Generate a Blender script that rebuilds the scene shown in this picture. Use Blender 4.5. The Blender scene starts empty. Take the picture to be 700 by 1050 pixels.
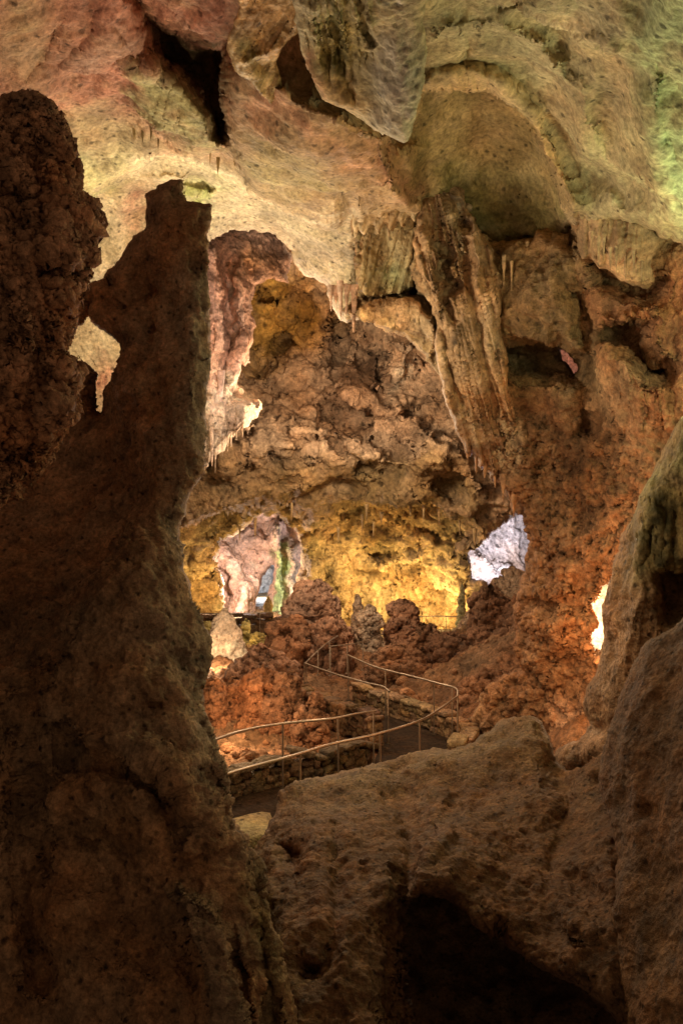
import bpy, math, random
import numpy as np
random.seed(7)
rng = np.random.default_rng(11)
sc = bpy.context.scene
COL = sc.collection
F, CX, HY = 900.0, 350.0, 525.0      # focal length and principal point of a 700 x 1050 frame
CZ = 6.0                             # eye height; the cave floor lies about 4.4 m lower

def at(px, py, Y):
    return ((px - CX) / F * Y, Y, CZ + (HY - py) / F * Y)

# ------------------------------------------------------------------ noise
_perm = rng.permutation(4096)
_grad = rng.normal(size=(4096, 3)); _grad /= np.linalg.norm(_grad, axis=1)[:, None]
_gx, _gy, _gz = _grad.T.astype(np.float32).copy()
_jit = rng.random((4096, 3)) * .84 + .08
_jx, _jy, _jz = _jit.T.astype(np.float32).copy()
def _h(i, j, k):
    return _perm[(_perm[(_perm[i & 4095] + j) & 4095] + k) & 4095]
def perlin(P):
    P = np.asarray(P, np.float64)
    if len(P) > 65536:                 # work in cache-sized pieces
        return np.concatenate([perlin(P[i:i + 65536]) for i in range(0, len(P), 65536)])
    I = np.floor(P).astype(np.int64); f = (P - I).astype(np.float32)
    u = f * f * f * (f * (f * 6 - 15) + 10); out = 0
    fx, fy, fz = f.T.copy(); ux, uy, uz = u.T.copy(); i, j, k = I.T.copy()
    for a in (0, 1):
        ha = _perm[(i + a) & 4095]; wx = ux if a else 1 - ux; xa = fx - a
        for b in (0, 1):
            hb = _perm[(ha + j + b) & 4095]; wxy = wx * (uy if b else 1 - uy); yb = fy - b
            for c in (0, 1):
                h = _perm[(hb + k + c) & 4095]
                out = out + wxy * (uz if c else 1 - uz) * (_gx[h] * xa + _gy[h] * yb + _gz[h] * (fz - c))
    return out * 1.5
def fbm(P, o=4, gain=.5):
    s = 0; a = 1.
    for i in range(o):
        s = s + a * perlin(P * (2.03 ** i) + 17.3 * i); a *= gain
    return s
def ridge(P, o=4):
    s = 0; a = 1.
    for i in range(o):
        s = s + a * (1 - 2.4 * np.abs(perlin(P * (2.07 ** i) + 9.1 * i))); a *= .5
    return s * .5 - .4
def worley(P):
    if len(P) > 65536:
        r = [worley(P[i:i + 65536]) for i in range(0, len(P), 65536)]
        return tuple(np.concatenate([q[j] for q in r]) for j in range(3))
    B = np.floor(P - .5).astype(np.int64); x, y, z = (P - B).astype(np.float32).T.copy(); i, j, k = B.T.copy()
    f1 = np.full(len(P), 9., np.float32); f2 = f1.copy(); hid = np.zeros(len(P), np.int64)
    for a in (0, 1):
        ha = _perm[(i + a) & 4095]
        for b in (0, 1):
            hb = _perm[(ha + j + b) & 4095]
            for c in (0, 1):
                hh = _perm[(hb + k + c) & 4095]
                d = (x - a - _jx[hh]) ** 2 + (y - b - _jy[hh]) ** 2 + (z - c - _jz[hh]) ** 2
                m = d < f1
                f2 = np.where(m, f1, np.minimum(f2, d)); hid = np.where(m, hh, hid); f1 = np.where(m, d, f1)
    return np.sqrt(f1), np.sqrt(f2), (hid % 977) / 977.
def pop(P, o=3):
    s = 0; a = 1.
    P = P + .22 * np.stack([perlin(P * 1.3 + 5), perlin(P * 1.3 + 25), perlin(P * 1.3 + 45)], 1)
    for i in range(o):
        f1, f2, h = worley(P * (2.15 ** i) + 3.7 * i)
        s = s + a * (np.sqrt(np.clip(1 - (f1 / .82) ** 2, 0, 1)) - .55) * (.6 + .8 * h); a *= .5
    return s
def pit(P):                            # scattered solution pits
    f1, f2, h = worley(P)
    return -np.clip(1 - f1 / (.12 + .35 * h * h), 0, 1) ** .7
def block(P):                          # broken blocky rock: flat cells at different heights with tight cracks
    Pw = P + .35 * np.stack([perlin(P * .9 + 5), perlin(P * .9 + 25), perlin(P * .9 + 45)], 1)
    f1, f2, h = worley(Pw)
    e = np.clip((f2 - f1) / .28, 0, 1)
    return (h - .5) * e * 1.2 - (1 - e) * .55
def scallop(P):
    f1, f2, h = worley(P + .3 * perlin(P)[:, None])
    return f1 ** 1.3 - .45
TYPES = {'fbm': lambda P: fbm(P, 5), 'ridge': lambda P: ridge(P, 5), 'pop': pop, 'pit': pit, 'block': block,
         'scallop': scallop, 'fine': lambda P: fbm(P, 3, .65),
         'vert': lambda P: ridge(P * np.array((1, 1, .13)), 4), 'vfbm': lambda P: fbm(P * np.array((1, 1, .2)), 4)}

# ------------------------------------------------------------------ 2D shapes in the picture's angular grid
def seg_d(X, Y, ax, ay, bx, by):
    dx, dy = bx - ax, by - ay
    L = dx * dx + dy * dy + 1e-9
    t = np.clip(((X - ax) * dx + (Y - ay) * dy) / L, 0, 1)
    return (X - ax - t * dx) ** 2 + (Y - ay - t * dy) ** 2
def sdf(X, Y, poly):
    """positive inside"""
    d = np.full(X.shape, 1e12); ins = np.zeros(X.shape, bool)
    n = len(poly)
    for i in range(n):
        ax, ay = poly[i]; bx, by = poly[(i + 1) % n]
        d = np.minimum(d, seg_d(X, Y, ax, ay, bx, by))
        if ay != by:
            c = ((ay > Y) != (by > Y)) & (X < (bx - ax) * (Y - ay) / (by - ay) + ax)
            ins ^= c
    d = np.sqrt(d)
    return np.where(ins, d, -d)
def line_d(X, Y, pts):
    d = np.full(X.shape, 1e12)
    for (ax, ay), (bx, by) in zip(pts[:-1], pts[1:]):
        d = np.minimum(d, seg_d(X, Y, ax, ay, bx, by))
    return np.sqrt(d)
def sstep(t):
    t = np.clip(t, 0, 1); return t * t * (3 - 2 * t)
def fval(X, Y, f):
    """0..1 weight of a feature"""
    k = f[0]
    if k == 'poly':                    # ('poly', pts, soft)
        return sstep(sdf(X, Y, f[1]) / f[2] * .5 + .5)
    if k == 'in':                      # dome-like from the outline inwards
        t = np.clip(sdf(X, Y, f[1]) / f[2], 0, 1); return np.sqrt(1 - (1 - t) ** 2)
    if k == 'bump':                    # ('bump', px, py, rx, ry, angle)
        a = math.radians(f[5]); c, s = math.cos(a), math.sin(a)
        u = ((X - f[1]) * c + (Y - f[2]) * s) / f[3]; v = (-(X - f[1]) * s + (Y - f[2]) * c) / f[4]
        return np.exp(-(u * u + v * v) * 1.2)
    if k == 'line':                    # ('line', pts, halfwidth)
        return np.exp(-(line_d(X, Y, f[1]) / f[2]) ** 2)
    if k == 'all':
        return np.ones(X.shape)
    if k == 'grad':                    # ('grad', y0, y1) 0 above y0 -> 1 below y1
        return sstep((Y - f[1]) / (f[2] - f[1]))
    if k == 'gradx':
        return sstep((X - f[1]) / (f[2] - f[1]))
def tps(ctrl):
    C = np.array(ctrl, float); n = len(C); xy = C[:, :2] / 300.
    def U(r2): return .5 * r2 * np.log(r2 + 1e-9)
    r2 = ((xy[:, None] - xy[None]) ** 2).sum(2)
    K = U(r2) + np.eye(n) * .02
    Pm = np.hstack([np.ones((n, 1)), xy])
    A = np.zeros((n + 3, n + 3)); A[:n, :n] = K; A[:n, n:] = Pm; A[n:, :n] = Pm.T
    w = np.linalg.solve(A, np.concatenate([C[:, 2], np.zeros(3)]))
    lo, hi = C[:, 2].min() * .93, C[:, 2].max() * 1.05
    def f(X, Y):
        x, y = X / 300., Y / 300.; s = w[n] + w[n + 1] * x + w[n + 2] * y
        for i in range(n):
            s = s + w[i] * U((x - xy[i, 0]) ** 2 + (y - xy[i, 1]) ** 2)
        return np.clip(s, lo, hi)
    return f

# ------------------------------------------------------------------ materials
def srgb(r, g, b):
    return tuple(((c / 255.) / 12.92 if c / 255. <= .04045 else ((c / 255. + .055) / 1.055) ** 2.4) for c in (r, g, b))
def rock_mat(name, Y, rough=.8, bump=.5, spec=.25, grain=1., wet=0., vary=1.):
    """limestone: vertex mineral colour, broken by noise at the grain a viewer Y metres off can still see"""
    m = bpy.data.materials.new(name); m.use_nodes = True
    nt = m.node_tree; N = nt.nodes; L = nt.links
    b = N['Principled BSDF']; b.inputs['Specular IOR Level'].default_value = spec
    geo = N.new('ShaderNodeNewGeometry'); att = N.new('ShaderNodeAttribute'); att.attribute_name = 'mineral_and_light'
    def noise(scale, detail=6, r=.6):
        n = N.new('ShaderNodeTexNoise'); n.inputs['Scale'].default_value = scale
        n.inputs['Detail'].default_value = detail; n.inputs['Roughness'].default_value = r
        L.new(geo.outputs['Position'], n.inputs['Vector']); return n
    s = 900. / Y * grain
    n1 = noise(s / 26, 8, .65); n2 = noise(s / 5, 4, .7); n3 = noise(s / 70, 4, .55)
    mr = N.new('ShaderNodeMapRange'); mr.inputs['From Min'].default_value = .3; mr.inputs['From Max'].default_value = .7
    mr.inputs['To Min'].default_value = 1 - .45 * vary; mr.inputs['To Max'].default_value = 1 + .38 * vary
    L.new(n1.outputs['Fac'], mr.inputs['Value'])
    mr2 = N.new('ShaderNodeMapRange'); mr2.inputs['From Min'].default_value = .3; mr2.inputs['From Max'].default_value = .7
    mr2.inputs['To Min'].default_value = .5; mr2.inputs['To Max'].default_value = 1.45
    L.new(n2.outputs['Fac'], mr2.inputs['Value'])
    mul = N.new('ShaderNodeMath'); mul.operation = 'MULTIPLY'
    L.new(mr.outputs[0], mul.inputs[0]); L.new(mr2.outputs[0], mul.inputs[1])
    # dark specks
    vo = N.new('ShaderNodeTexVoronoi'); vo.inputs['Scale'].default_value = s / 15
    wv = N.new('ShaderNodeVectorMath'); wv.operation = 'MULTIPLY_ADD'; wv.inputs[1].default_value = (6 / s,) * 3
    L.new(n2.outputs['Color'], wv.inputs[0]); L.new(geo.outputs['Position'], wv.inputs[2]); L.new(wv.outputs[0], vo.inputs['Vector'])
    mr3 = N.new('ShaderNodeMapRange'); mr3.inputs['From Min'].default_value = .1; mr3.inputs['From Max'].default_value = .22
    mr3.inputs['To Min'].default_value = .35; mr3.inputs['To Max'].default_value = 1.
    L.new(vo.outputs['Distance'], mr3.inputs['Value'])
    mul2 = N.new('ShaderNodeMath'); mul2.operation = 'MULTIPLY'
    L.new(mul.outputs[0], mul2.inputs[0]); L.new(mr3.outputs[0], mul2.inputs[1])
    vm = N.new('ShaderNodeVectorMath'); vm.operation = 'SCALE'
    L.new(att.outputs['Color'], vm.inputs[0]); L.new(mul2.outputs[0], vm.inputs['Scale'])
    # hue drift towards iron red
    mx = N.new('ShaderNodeMix'); mx.data_type = 'RGBA'; mx.blend_type = 'MULTIPLY'
    mrh = N.new('ShaderNodeMapRange'); mrh.inputs['From Min'].default_value = .42; mrh.inputs['From Max'].default_value = .68
    mrh.inputs['To Max'].default_value = .8 * vary
    L.new(n3.outputs['Fac'], mrh.inputs['Value']); L.new(mrh.outputs[0], mx.inputs[0])
    L.new(vm.outputs[0], mx.inputs[6]); mx.inputs[7].default_value = (1., .78, .58, 1)
    L.new(mx.outputs[2], b.inputs['Base Color'])
    mrr = N.new('ShaderNodeMapRange'); mrr.inputs['To Min'].default_value = rough - .22 - wet; mrr.inputs['To Max'].default_value = min(1., rough + .15)
    L.new(n1.outputs['Fac'], mrr.inputs['Value']); L.new(mrr.outputs[0], b.inputs['Roughness'])
    n4 = noise(s / 11, 5, .75)
    vg = N.new('ShaderNodeTexVoronoi'); vg.inputs['Scale'].default_value = s / 7; L.new(geo.outputs['Position'], vg.inputs['Vector'])
    ad0 = N.new('ShaderNodeMath'); ad0.operation = 'MULTIPLY_ADD'; ad0.inputs[1].default_value = .28
    L.new(vg.outputs['Distance'], ad0.inputs[0]); L.new(n4.outputs['Fac'], ad0.inputs[2])
    add = N.new('ShaderNodeMath'); add.operation = 'MULTIPLY_ADD'; add.inputs[1].default_value = .5
    ad1 = N.new('ShaderNodeMath'); ad1.operation = 'MULTIPLY_ADD'; ad1.inputs[1].default_value = .22
    L.new(mr3.outputs[0], ad1.inputs[0])
    L.new(n1.outputs['Fac'], add.inputs[0]); L.new(ad0.outputs[0], ad1.inputs[2]); L.new(ad1.outputs[0], add.inputs[2])
    bp = N.new('ShaderNodeBump'); bp.inputs['Strength'].default_value = min(1., bump * 1.7); bp.inputs['Distance'].default_value = 11. / s
    L.new(add.outputs[0], bp.inputs['Height']); L.new(bp.outputs[0], b.inputs['Normal'])
    return m
def metal_mat():
    m = bpy.data.materials.new('brushed_steel'); m.use_nodes = True
    N = m.node_tree.nodes; L = m.node_tree.links; b = N['Principled BSDF']
    b.inputs['Metallic'].default_value = .85
    n = N.new('ShaderNodeTexNoise'); n.inputs['Scale'].default_value = 9; n.inputs['Detail'].default_value = 5
    r = N.new('ShaderNodeValToRGB'); r.color_ramp.elements[0].color = (.28, .21, .15, 1); r.color_ramp.elements[1].color = (.62, .52, .42, 1)
    r.color_ramp.elements[0].position = .35; r.color_ramp.elements[1].position = .6
    L.new(n.outputs['Fac'], r.inputs[0]); L.new(r.outputs[0], b.inputs['Base Color'])
    b.inputs['Roughness'].default_value = .42
    return m

# ------------------------------------------------------------------ tagging
def tag(o, label=None, cat=None, group=None, kind=None):
    if label: o['label'] = label
    if cat: o['category'] = cat
    if group: o['group'] = group
    if kind: o['kind'] = kind
    return o
def mesh_obj(name, V, Fc, mat, colors=None, parent=None, smooth=True):
    me = bpy.data.meshes.new(name)
    V = np.asarray(V, np.float32); Fc = np.asarray(Fc, np.int32)
    me.vertices.add(len(V)); me.vertices.foreach_set('co', V.ravel())
    k = Fc.shape[1]
    me.loops.add(Fc.size); me.loops.foreach_set('vertex_index', Fc.ravel())
    me.polygons.add(len(Fc)); me.polygons.foreach_set('loop_start', np.arange(0, Fc.size, k, dtype=np.int32))
    me.polygons.foreach_set('use_smooth', np.full(len(Fc), smooth))
    me.update(calc_edges=True); me.validate()
    if colors is not None:
        a = me.color_attributes.new('mineral_and_light', 'FLOAT_COLOR', 'POINT')  # mineral colour, with some light and shade painted in
        c = np.ones((len(V), 4), np.float32); c[:, :3] = colors; a.data.foreach_set('color', c.ravel())
    me.materials.append(mat)
    o = bpy.data.objects.new(name, me); COL.objects.link(o)
    if parent is not None: o.parent = parent
    return o

# ------------------------------------------------------------------ rock faces
def colour(px, py, P, Y0, base, paint, disp=None):
    s = 900. / Y0
    c = np.tile(np.array(base), (len(px), 1))
    wx = fbm(P * s / 60, 4) * 14 + fbm(P * s / 11, 2) * 4
    wy = fbm(P * s / 60 + 40, 4) * 14 + fbm(P * s / 11 + 40, 2) * 4
    for f, cc, st in paint:
        w = np.clip(fval(px + wx, py + wy, f) * st * (1 + .5 * fbm(P * s / 30 + 70, 3)), 0, 1)[:, None]
        c = c * (1 - w) + np.array(cc) * w
    c = c * (1 + .32 * fbm(P * s / 45 + 11, 4))[:, None]
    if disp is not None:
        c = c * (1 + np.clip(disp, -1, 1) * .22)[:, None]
    return np.clip(c, .012, .85)

def rock_face(name, poly, ctrl, feats, noises, base, paint, mat, holes=(), step=1.6, roll=26, rollm=None, rough=5,
              flutes=(), thick=1.2, seed=0., parent=None, warp=1.):
    """A rock surface in relief. Outline and relief are given by direction from the eye, depth in metres, so the
    rock stands where the photograph has it; its rim is rolled back and skirted so that it has a thickness."""
    A = np.array(poly, float)
    x0, x1 = A[:, 0].min() - 12, A[:, 0].max() + 12; y0, y1 = A[:, 1].min() - 12, A[:, 1].max() + 12
    gx = np.arange(x0, x1, step); gy = np.arange(y0, y1, step)
    X, Yp = np.meshgrid(gx, gy); H, W = X.shape; px = X.ravel().copy(); py = Yp.ravel().copy()
    df = tps(ctrl)
    Yc = float(np.mean([c[2] for c in ctrl])); s = F / Yc
    if rollm is None: rollm = roll * 1.3 / s
    # ragged outline
    Pa = np.stack([px / 38., py / 38., np.full(px.shape, seed + 3.1)], 1)
    rx = rough * (fbm(Pa, 5, .62) + .3 * fbm(Pa * 5, 2)); ry = rough * (fbm(Pa + 50, 5, .62) + .3 * fbm(Pa * 5 + 50, 2))
    def inside(qx, qy):
        d = sdf(qx + rx, qy + ry, poly)
        for h in holes: d = np.minimum(d, -sdf(qx + rx, qy + ry, h))
        return d
    D = inside(px, py)
    ins = D > 0
    G = D.reshape(H, W); gi = ins.reshape(H, W)
    num = np.zeros((H, W)); sx = np.zeros((H, W)); sy = np.zeros((H, W)); PX = px.reshape(H, W); PY = py.reshape(H, W)
    for dy, dx in ((0, 1), (0, -1), (1, 0), (-1, 0), (1, 1), (1, -1), (-1, 1), (-1, -1)):
        n_in = np.roll(gi, (dy, dx), (0, 1)); gn = np.roll(G, (dy, dx), (0, 1))
        t = np.clip(gn / (gn - G + 1e-9), 0, 1)
        m = (~gi) & n_in
        qx = np.roll(PX, (dy, dx), (0, 1)); qy = np.roll(PY, (dy, dx), (0, 1))
        sx += np.where(m, qx + (PX - qx) * t, 0); sy += np.where(m, qy + (PY - qy) * t, 0); num += m
    edge = (~gi) & (num > 0)
    PX = np.where(edge, sx / np.maximum(num, 1), PX); PY = np.where(edge, sy / np.maximum(num, 1), PY)
    use = gi | edge
    px, py = PX.ravel(), PY.ravel(); Dc = np.clip(np.where(ins, D, 0), 0, None)
    base_d = df(px, py)
    # warp coordinates a little so that no feature is clean
    Pb = np.stack([px / 30., py / 30., np.full(px.shape, seed + 8.)], 1)
    wx = px + warp * (5 * fbm(Pb, 4)); wy = py + warp * (5 * fbm(Pb + 31, 4))
    for f, dd in feats:
        base_d = base_d + dd * fval(wx, wy, f)
    t = np.clip(1 - Dc / roll, 0, 1)
    base_d = base_d + rollm * (1 - np.sqrt(np.clip(1 - t * t, 0, 1)))
    def world(dd): return np.stack([(px - CX) / F * dd, dd, CZ + (HY - py) / F * dd], 1)
    P = world(base_d)
    for (mask, wl, amp, lean) in flutes:
        w = fval(wx, wy, mask)
        u = (px + lean * py) / wl
        ph = np.stack([u + .5 * perlin(np.stack([u * .3, py / 60., u * 0 + seed], 1)), py / 170., np.full(px.shape, seed + 2.)], 1)
        v = perlin(ph) * 1.2 + .55 * perlin(ph * np.array((2.3, 1.6, 1)) + 7) + .3 * perlin(ph * np.array((5.1, 2.2, 1)) + 17)
        v = -np.abs(v) * 1.6 + .5
        base_d = base_d - w * v * amp * base_d / F
    P = world(base_d)
    def normals(P):
        Q = P.reshape(H, W, 3); a = np.gradient(Q, axis=1); b = np.gradient(Q, axis=0)
        n = np.cross(a, b).reshape(-1, 3); n /= np.linalg.norm(n, axis=1)[:, None] + 1e-12
        fl = (n * (P - np.array((0, 0, CZ)))).sum(1) > 0
        n[fl] *= -1
        return n
    idx = np.where(use.ravel())[0]
    total = np.zeros(len(px))
    for (kind, wl, amp, mask) in noises:
        n = normals(P)
        v = np.zeros(len(px))
        w = 1. if mask is None else fval(wx[idx], wy[idx], mask)
        v[idx] = TYPES[kind](P[idx] * (s / wl) + seed * 3.3) * w
        fade = np.clip(Dc / 6. + .25, 0, 1)
        P = P + n * (v * amp / s * fade)[:, None]
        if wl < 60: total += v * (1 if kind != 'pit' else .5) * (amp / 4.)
    col = np.zeros((len(px), 3))
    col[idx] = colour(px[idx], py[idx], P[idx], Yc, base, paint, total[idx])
    # faces
    ids = np.arange(H * W).reshape(H, W)
    ok = use[:-1, :-1] & use[1:, :-1] & use[:-1, 1:] & use[1:, 1:] & (gi[:-1, :-1] | gi[1:, :-1] | gi[:-1, 1:] | gi[1:, 1:])
    Q = np.stack([ids[:-1, :-1][ok], ids[1:, :-1][ok], ids[1:, 1:][ok], ids[:-1, 1:][ok]], 1)
    used = np.unique(Q); remap = np.full(H * W, -1); remap[used] = np.arange(len(used)); Q = remap[Q]
    V = P[used]; C = col[used]
    # skirt: carry the rim back so the rock is a body and not a sheet
    E = np.concatenate([Q[:, [0, 1]], Q[:, [1, 2]], Q[:, [2, 3]], Q[:, [3, 0]]])
    key = np.sort(E, 1); k2 = key[:, 0].astype(np.int64) * len(V) + key[:, 1]
    uq, inv, cnt = np.unique(k2, return_inverse=True, return_counts=True)
    B = E[cnt[inv] == 1]
    rim = np.unique(B); rid = np.full(len(V), -1); rid[rim] = np.arange(len(rim))
    gyy, gxx = np.gradient(G)
    gn = np.sqrt(gxx ** 2 + gyy ** 2) + 1e-9
    gxf = (gxx / gn).ravel()[used][rim]; gyf = (gyy / gn).ravel()[used][rim]
    allV = [V]; allC = [C]; allQ = [Q]; prev = rim; off = len(V)
    for j, (tt, sh) in enumerate(((.1, .02), (.22, .06), (.36, .12), (.52, .2), (.7, .32), (.85, .42), (1., .55))):
        p0 = V[rim]; kf = (p0[:, 1] + thick * tt) / p0[:, 1]
        R = (p0 - np.array((0, 0, CZ))) * kf[:, None] + np.array((0, 0, CZ))
        mv = np.minimum(thick * sh, 7 * sh / s + 0 * gxf); R[:, 0] += gxf * mv; R[:, 2] -= gyf * mv
        Rn = R * (s / 40.) + seed; nn = np.stack([fbm(Rn, 4), fbm(Rn + 30, 4), fbm(Rn + 60, 4)], 1)
        R = R + nn * (min(1., tt * 2) * 5 / s)
        allV.append(R); allC.append(np.clip(C[rim] * (1 + .5 * fbm(Rn * 1.7, 3))[:, None], .02, .8))
        cur = off + np.arange(len(rim)); off += len(rim)
        pa = prev[rid[B]] if j else B
        pb = cur[rid[B]]
        allQ.append(np.stack([pa[:, 1], pa[:, 0], pb[:, 0], pb[:, 1]], 1))
        prev = cur
    return mesh_obj(name, np.vstack(allV), np.vstack(allQ), mat, np.vstack(allC), parent)

# ------------------------------------------------------------------ bodies of revolution, bent and knobbed
def body(name, base, profile, mat, col, noises, segs=64, rings=80, lean=(0, 0), squash=1., px=None, seed=0., parent=None,
         flute=0., nfl=14, tone=None, loc=True):
    """profile: [(height m, radius m)...] from foot to tip"""
    Hh = np.array([p[0] for p in profile]); Rr = np.array([p[1] for p in profile])
    tt = np.linspace(0, 1, rings); cum = np.concatenate([[0], np.cumsum(np.hypot(np.diff(Hh), np.diff(Rr)))]); cum /= cum[-1]
    hh = np.interp(tt, cum, Hh); rr = np.interp(tt, cum, Rr)
    k = max(1, rings // 30); ker = np.ones(2 * k + 1) / (2 * k + 1)
    rs = np.convolve(np.pad(rr, k, 'edge'), ker, 'valid'); rs[0] = rr[0]; rs[-1] = rr[-1]; rr = rs
    th = np.linspace(0, 2 * math.pi, segs, endpoint=False)
    T, Hm = np.meshgrid(th, hh); _, Rm = np.meshgrid(th, rr)
    Rm = Rm * (1 + .16 * np.sin(2 * T + seed) + .09 * np.sin(3 * T + 2.1 * seed))
    if flute:
        Rm = Rm * (1 - flute * np.abs(np.sin(T * nfl / 2 + seed + .8 * np.sin(Hm * 1.3))))
    rel = (Hm - Hh[0]) / (Hh[-1] - Hh[0])
    Xw = Rm * np.cos(T) + lean[0] * rel; Yw = Rm * np.sin(T) * squash + lean[1] * rel
    P = np.stack([Xw.ravel(), Yw.ravel(), Hm.ravel()], 1) + np.array(base)
    s = F / base[1]
    def normals(P):
        Q = P.reshape(rings, segs, 3)
        a = np.roll(Q, -1, 1) - np.roll(Q, 1, 1); b = np.gradient(Q, axis=0)
        n = np.cross(a, b).reshape(-1, 3); return n / (np.linalg.norm(n, axis=1)[:, None] + 1e-12)
    tot = 0
    for kind, wl, amp in noises:
        v = TYPES[kind](P * (s / wl) + seed * 5.7)
        P = P + normals(P) * (v * amp / s)[:, None]
        tot = tot + v * (amp / 4.)
    c = np.tile(np.array(col), (len(P), 1)) * (1 + .4 * fbm(P * s / 40 + 5, 4))[:, None]
    if tone is not None:
        w = np.clip(fbm(P * s / 25 + 15, 4) * 1.5 + .3, 0, 1)[:, None]; c = c * (1 - w) + np.array(tone) * w
    c = np.clip(c * (1 + np.clip(tot, -1, 1) * .22)[:, None], .012, .85)
    I = np.arange(rings * segs).reshape(rings, segs); J = np.roll(I, -1, 1)
    Q = np.stack([I[:-1].ravel(), J[:-1].ravel(), J[1:].ravel(), I[1:].ravel()], 1)
    org = np.array(base) if loc and parent is None else np.zeros(3)
    o = mesh_obj(name, P - org, Q, mat, c, parent)
    o.location = org
    return o

def tube(pts, r, segs=10, close=True):
    P = np.array(pts, float); n = len(P)
    T = np.gradient(P, axis=0); T /= np.linalg.norm(T, axis=1)[:, None]
    up = np.array((0, 0, 1.)) if abs(T[:, 2]).mean() < .9 else np.array((0, 1., 0))
    A = np.cross(T, up); A /= np.linalg.norm(A, axis=1)[:, None]; Bv = np.cross(A, T)
    th = np.linspace(0, 2 * math.pi, segs, endpoint=False)
    V = (P[:, None] + r * (np.cos(th)[None, :, None] * A[:, None] + np.sin(th)[None, :, None] * Bv[:, None])).reshape(-1, 3)
    I = np.arange(n * segs).reshape(n, segs); J = np.roll(I, -1, 1)
    Q = np.stack([I[:-1].ravel(), J[:-1].ravel(), J[1:].ravel(), I[1:].ravel()], 1)
    # caps
    V = np.vstack([V, P[0], P[-1]]); c0, c1 = len(V) - 2, len(V) - 1
    cap = [[I[0, i], c0, c0, J[0, i]] for i in range(segs)]
    return V, Q
def smooth_path(pts, m=8):
    P = np.array(pts, float); out = []
    Pp = np.vstack([2 * P[0] - P[1], P, 2 * P[-1] - P[-2]])
    for i in range(1, len(Pp) - 2):
        a, b, c, d = Pp[i - 1], Pp[i], Pp[i + 1], Pp[i + 2]
        for t in np.linspace(0, 1, m, endpoint=False):
            out.append(.5 * ((2 * b) + (-a + c) * t + (2 * a - 5 * b + 4 * c - d) * t * t + (-a + 3 * b - 3 * c + d) * t ** 3))
    out.append(P[-1]); return np.array(out)
TAN = (.40, .27, .155); CREAM = (.62, .50, .31); PINK = (.52, .29, .20); GREEN = (.36, .40, .19); BROWN = (.25, .15, .075)
RED = (.40, .18, .085); OCHRE = (.52, .33, .11); GREY = (.42, .38, .33); DARK = (.10, .06, .035); OLIVE = (.27, .23, .10)
WHITE = (.68, .60, .52)
M4 = rock_mat('foreground_limestone', 5, bump=.55); M9 = rock_mat('flowstone_limestone', 9, bump=.45, rough=.7)
M15 = rock_mat('chamber_limestone', 15, bump=.5); M30 = rock_mat('far_limestone', 30, bump=.5)
MP = rock_mat('popcorn_calcite', 5, bump=.7, rough=.75, grain=1.2); MD = rock_mat('drapery_calcite', 15, rough=.62, bump=.3)
MC = rock_mat('ceiling_limestone', 12, bump=.24, vary=.45, rough=.85)
MPM = rock_mat('red_popcorn_calcite', 18, bump=.7)

# ---------- far left column covered in cave popcorn
A_poly = [(-140, 80), (-60, 92), (0, 103), (17, 100), (25, 97), (40, 96), (54, 103), (66, 118), (69, 124), (74, 143), (80, 160), (86, 193), (98, 203),
          (104, 214), (107, 231), (103, 241), (90, 244), (92, 262), (86, 285), (80, 306), (78, 331), (69, 350), (75, 368), (84, 380),
          (78, 392), (75, 419), (63, 436), (56, 468), (44, 484), (26, 500), (6, 520), (-30, 560), (-140, 600)]
o = rock_face('popcorn_column', A_poly, [(-100, 100, 4.5), (0, 120, 4.3), (80, 240, 4.25), (0, 300, 4.0), (-100, 400, 4.1), (60, 420, 4.2), (10, 510, 4.15)],
              [(('bump', 20, 180, 30, 40, 0), -.06), (('bump', 60, 250, 34, 30, 0), -.1), (('bump', 30, 330, 40, 34, 0), -.08),
               (('bump', 50, 410, 24, 44, 20), -.09), (('line', [(38, 150), (44, 300), (30, 470)], 7), .07), (('line', [(0, 200), (70, 300)], 6), .05)],
              [('fbm', 90, 12, None), ('ridge', 60, 6, None), ('pop', 30, 9, None), ('pop', 14, 7.5, None), ('pop', 7, 4.2, None), ('fine', 5, 1., None)],
              (.52, .27, .15), [(('bump', 20, 120, 60, 40, 0), (.54, .32, .2), .5)], MP, step=1.25, roll=42, rough=7, thick=.8, seed=1, warp=1.5)
tag(o, 'dark brown column at far left crusted all over with knobbly cave popcorn', 'cave column')

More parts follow.
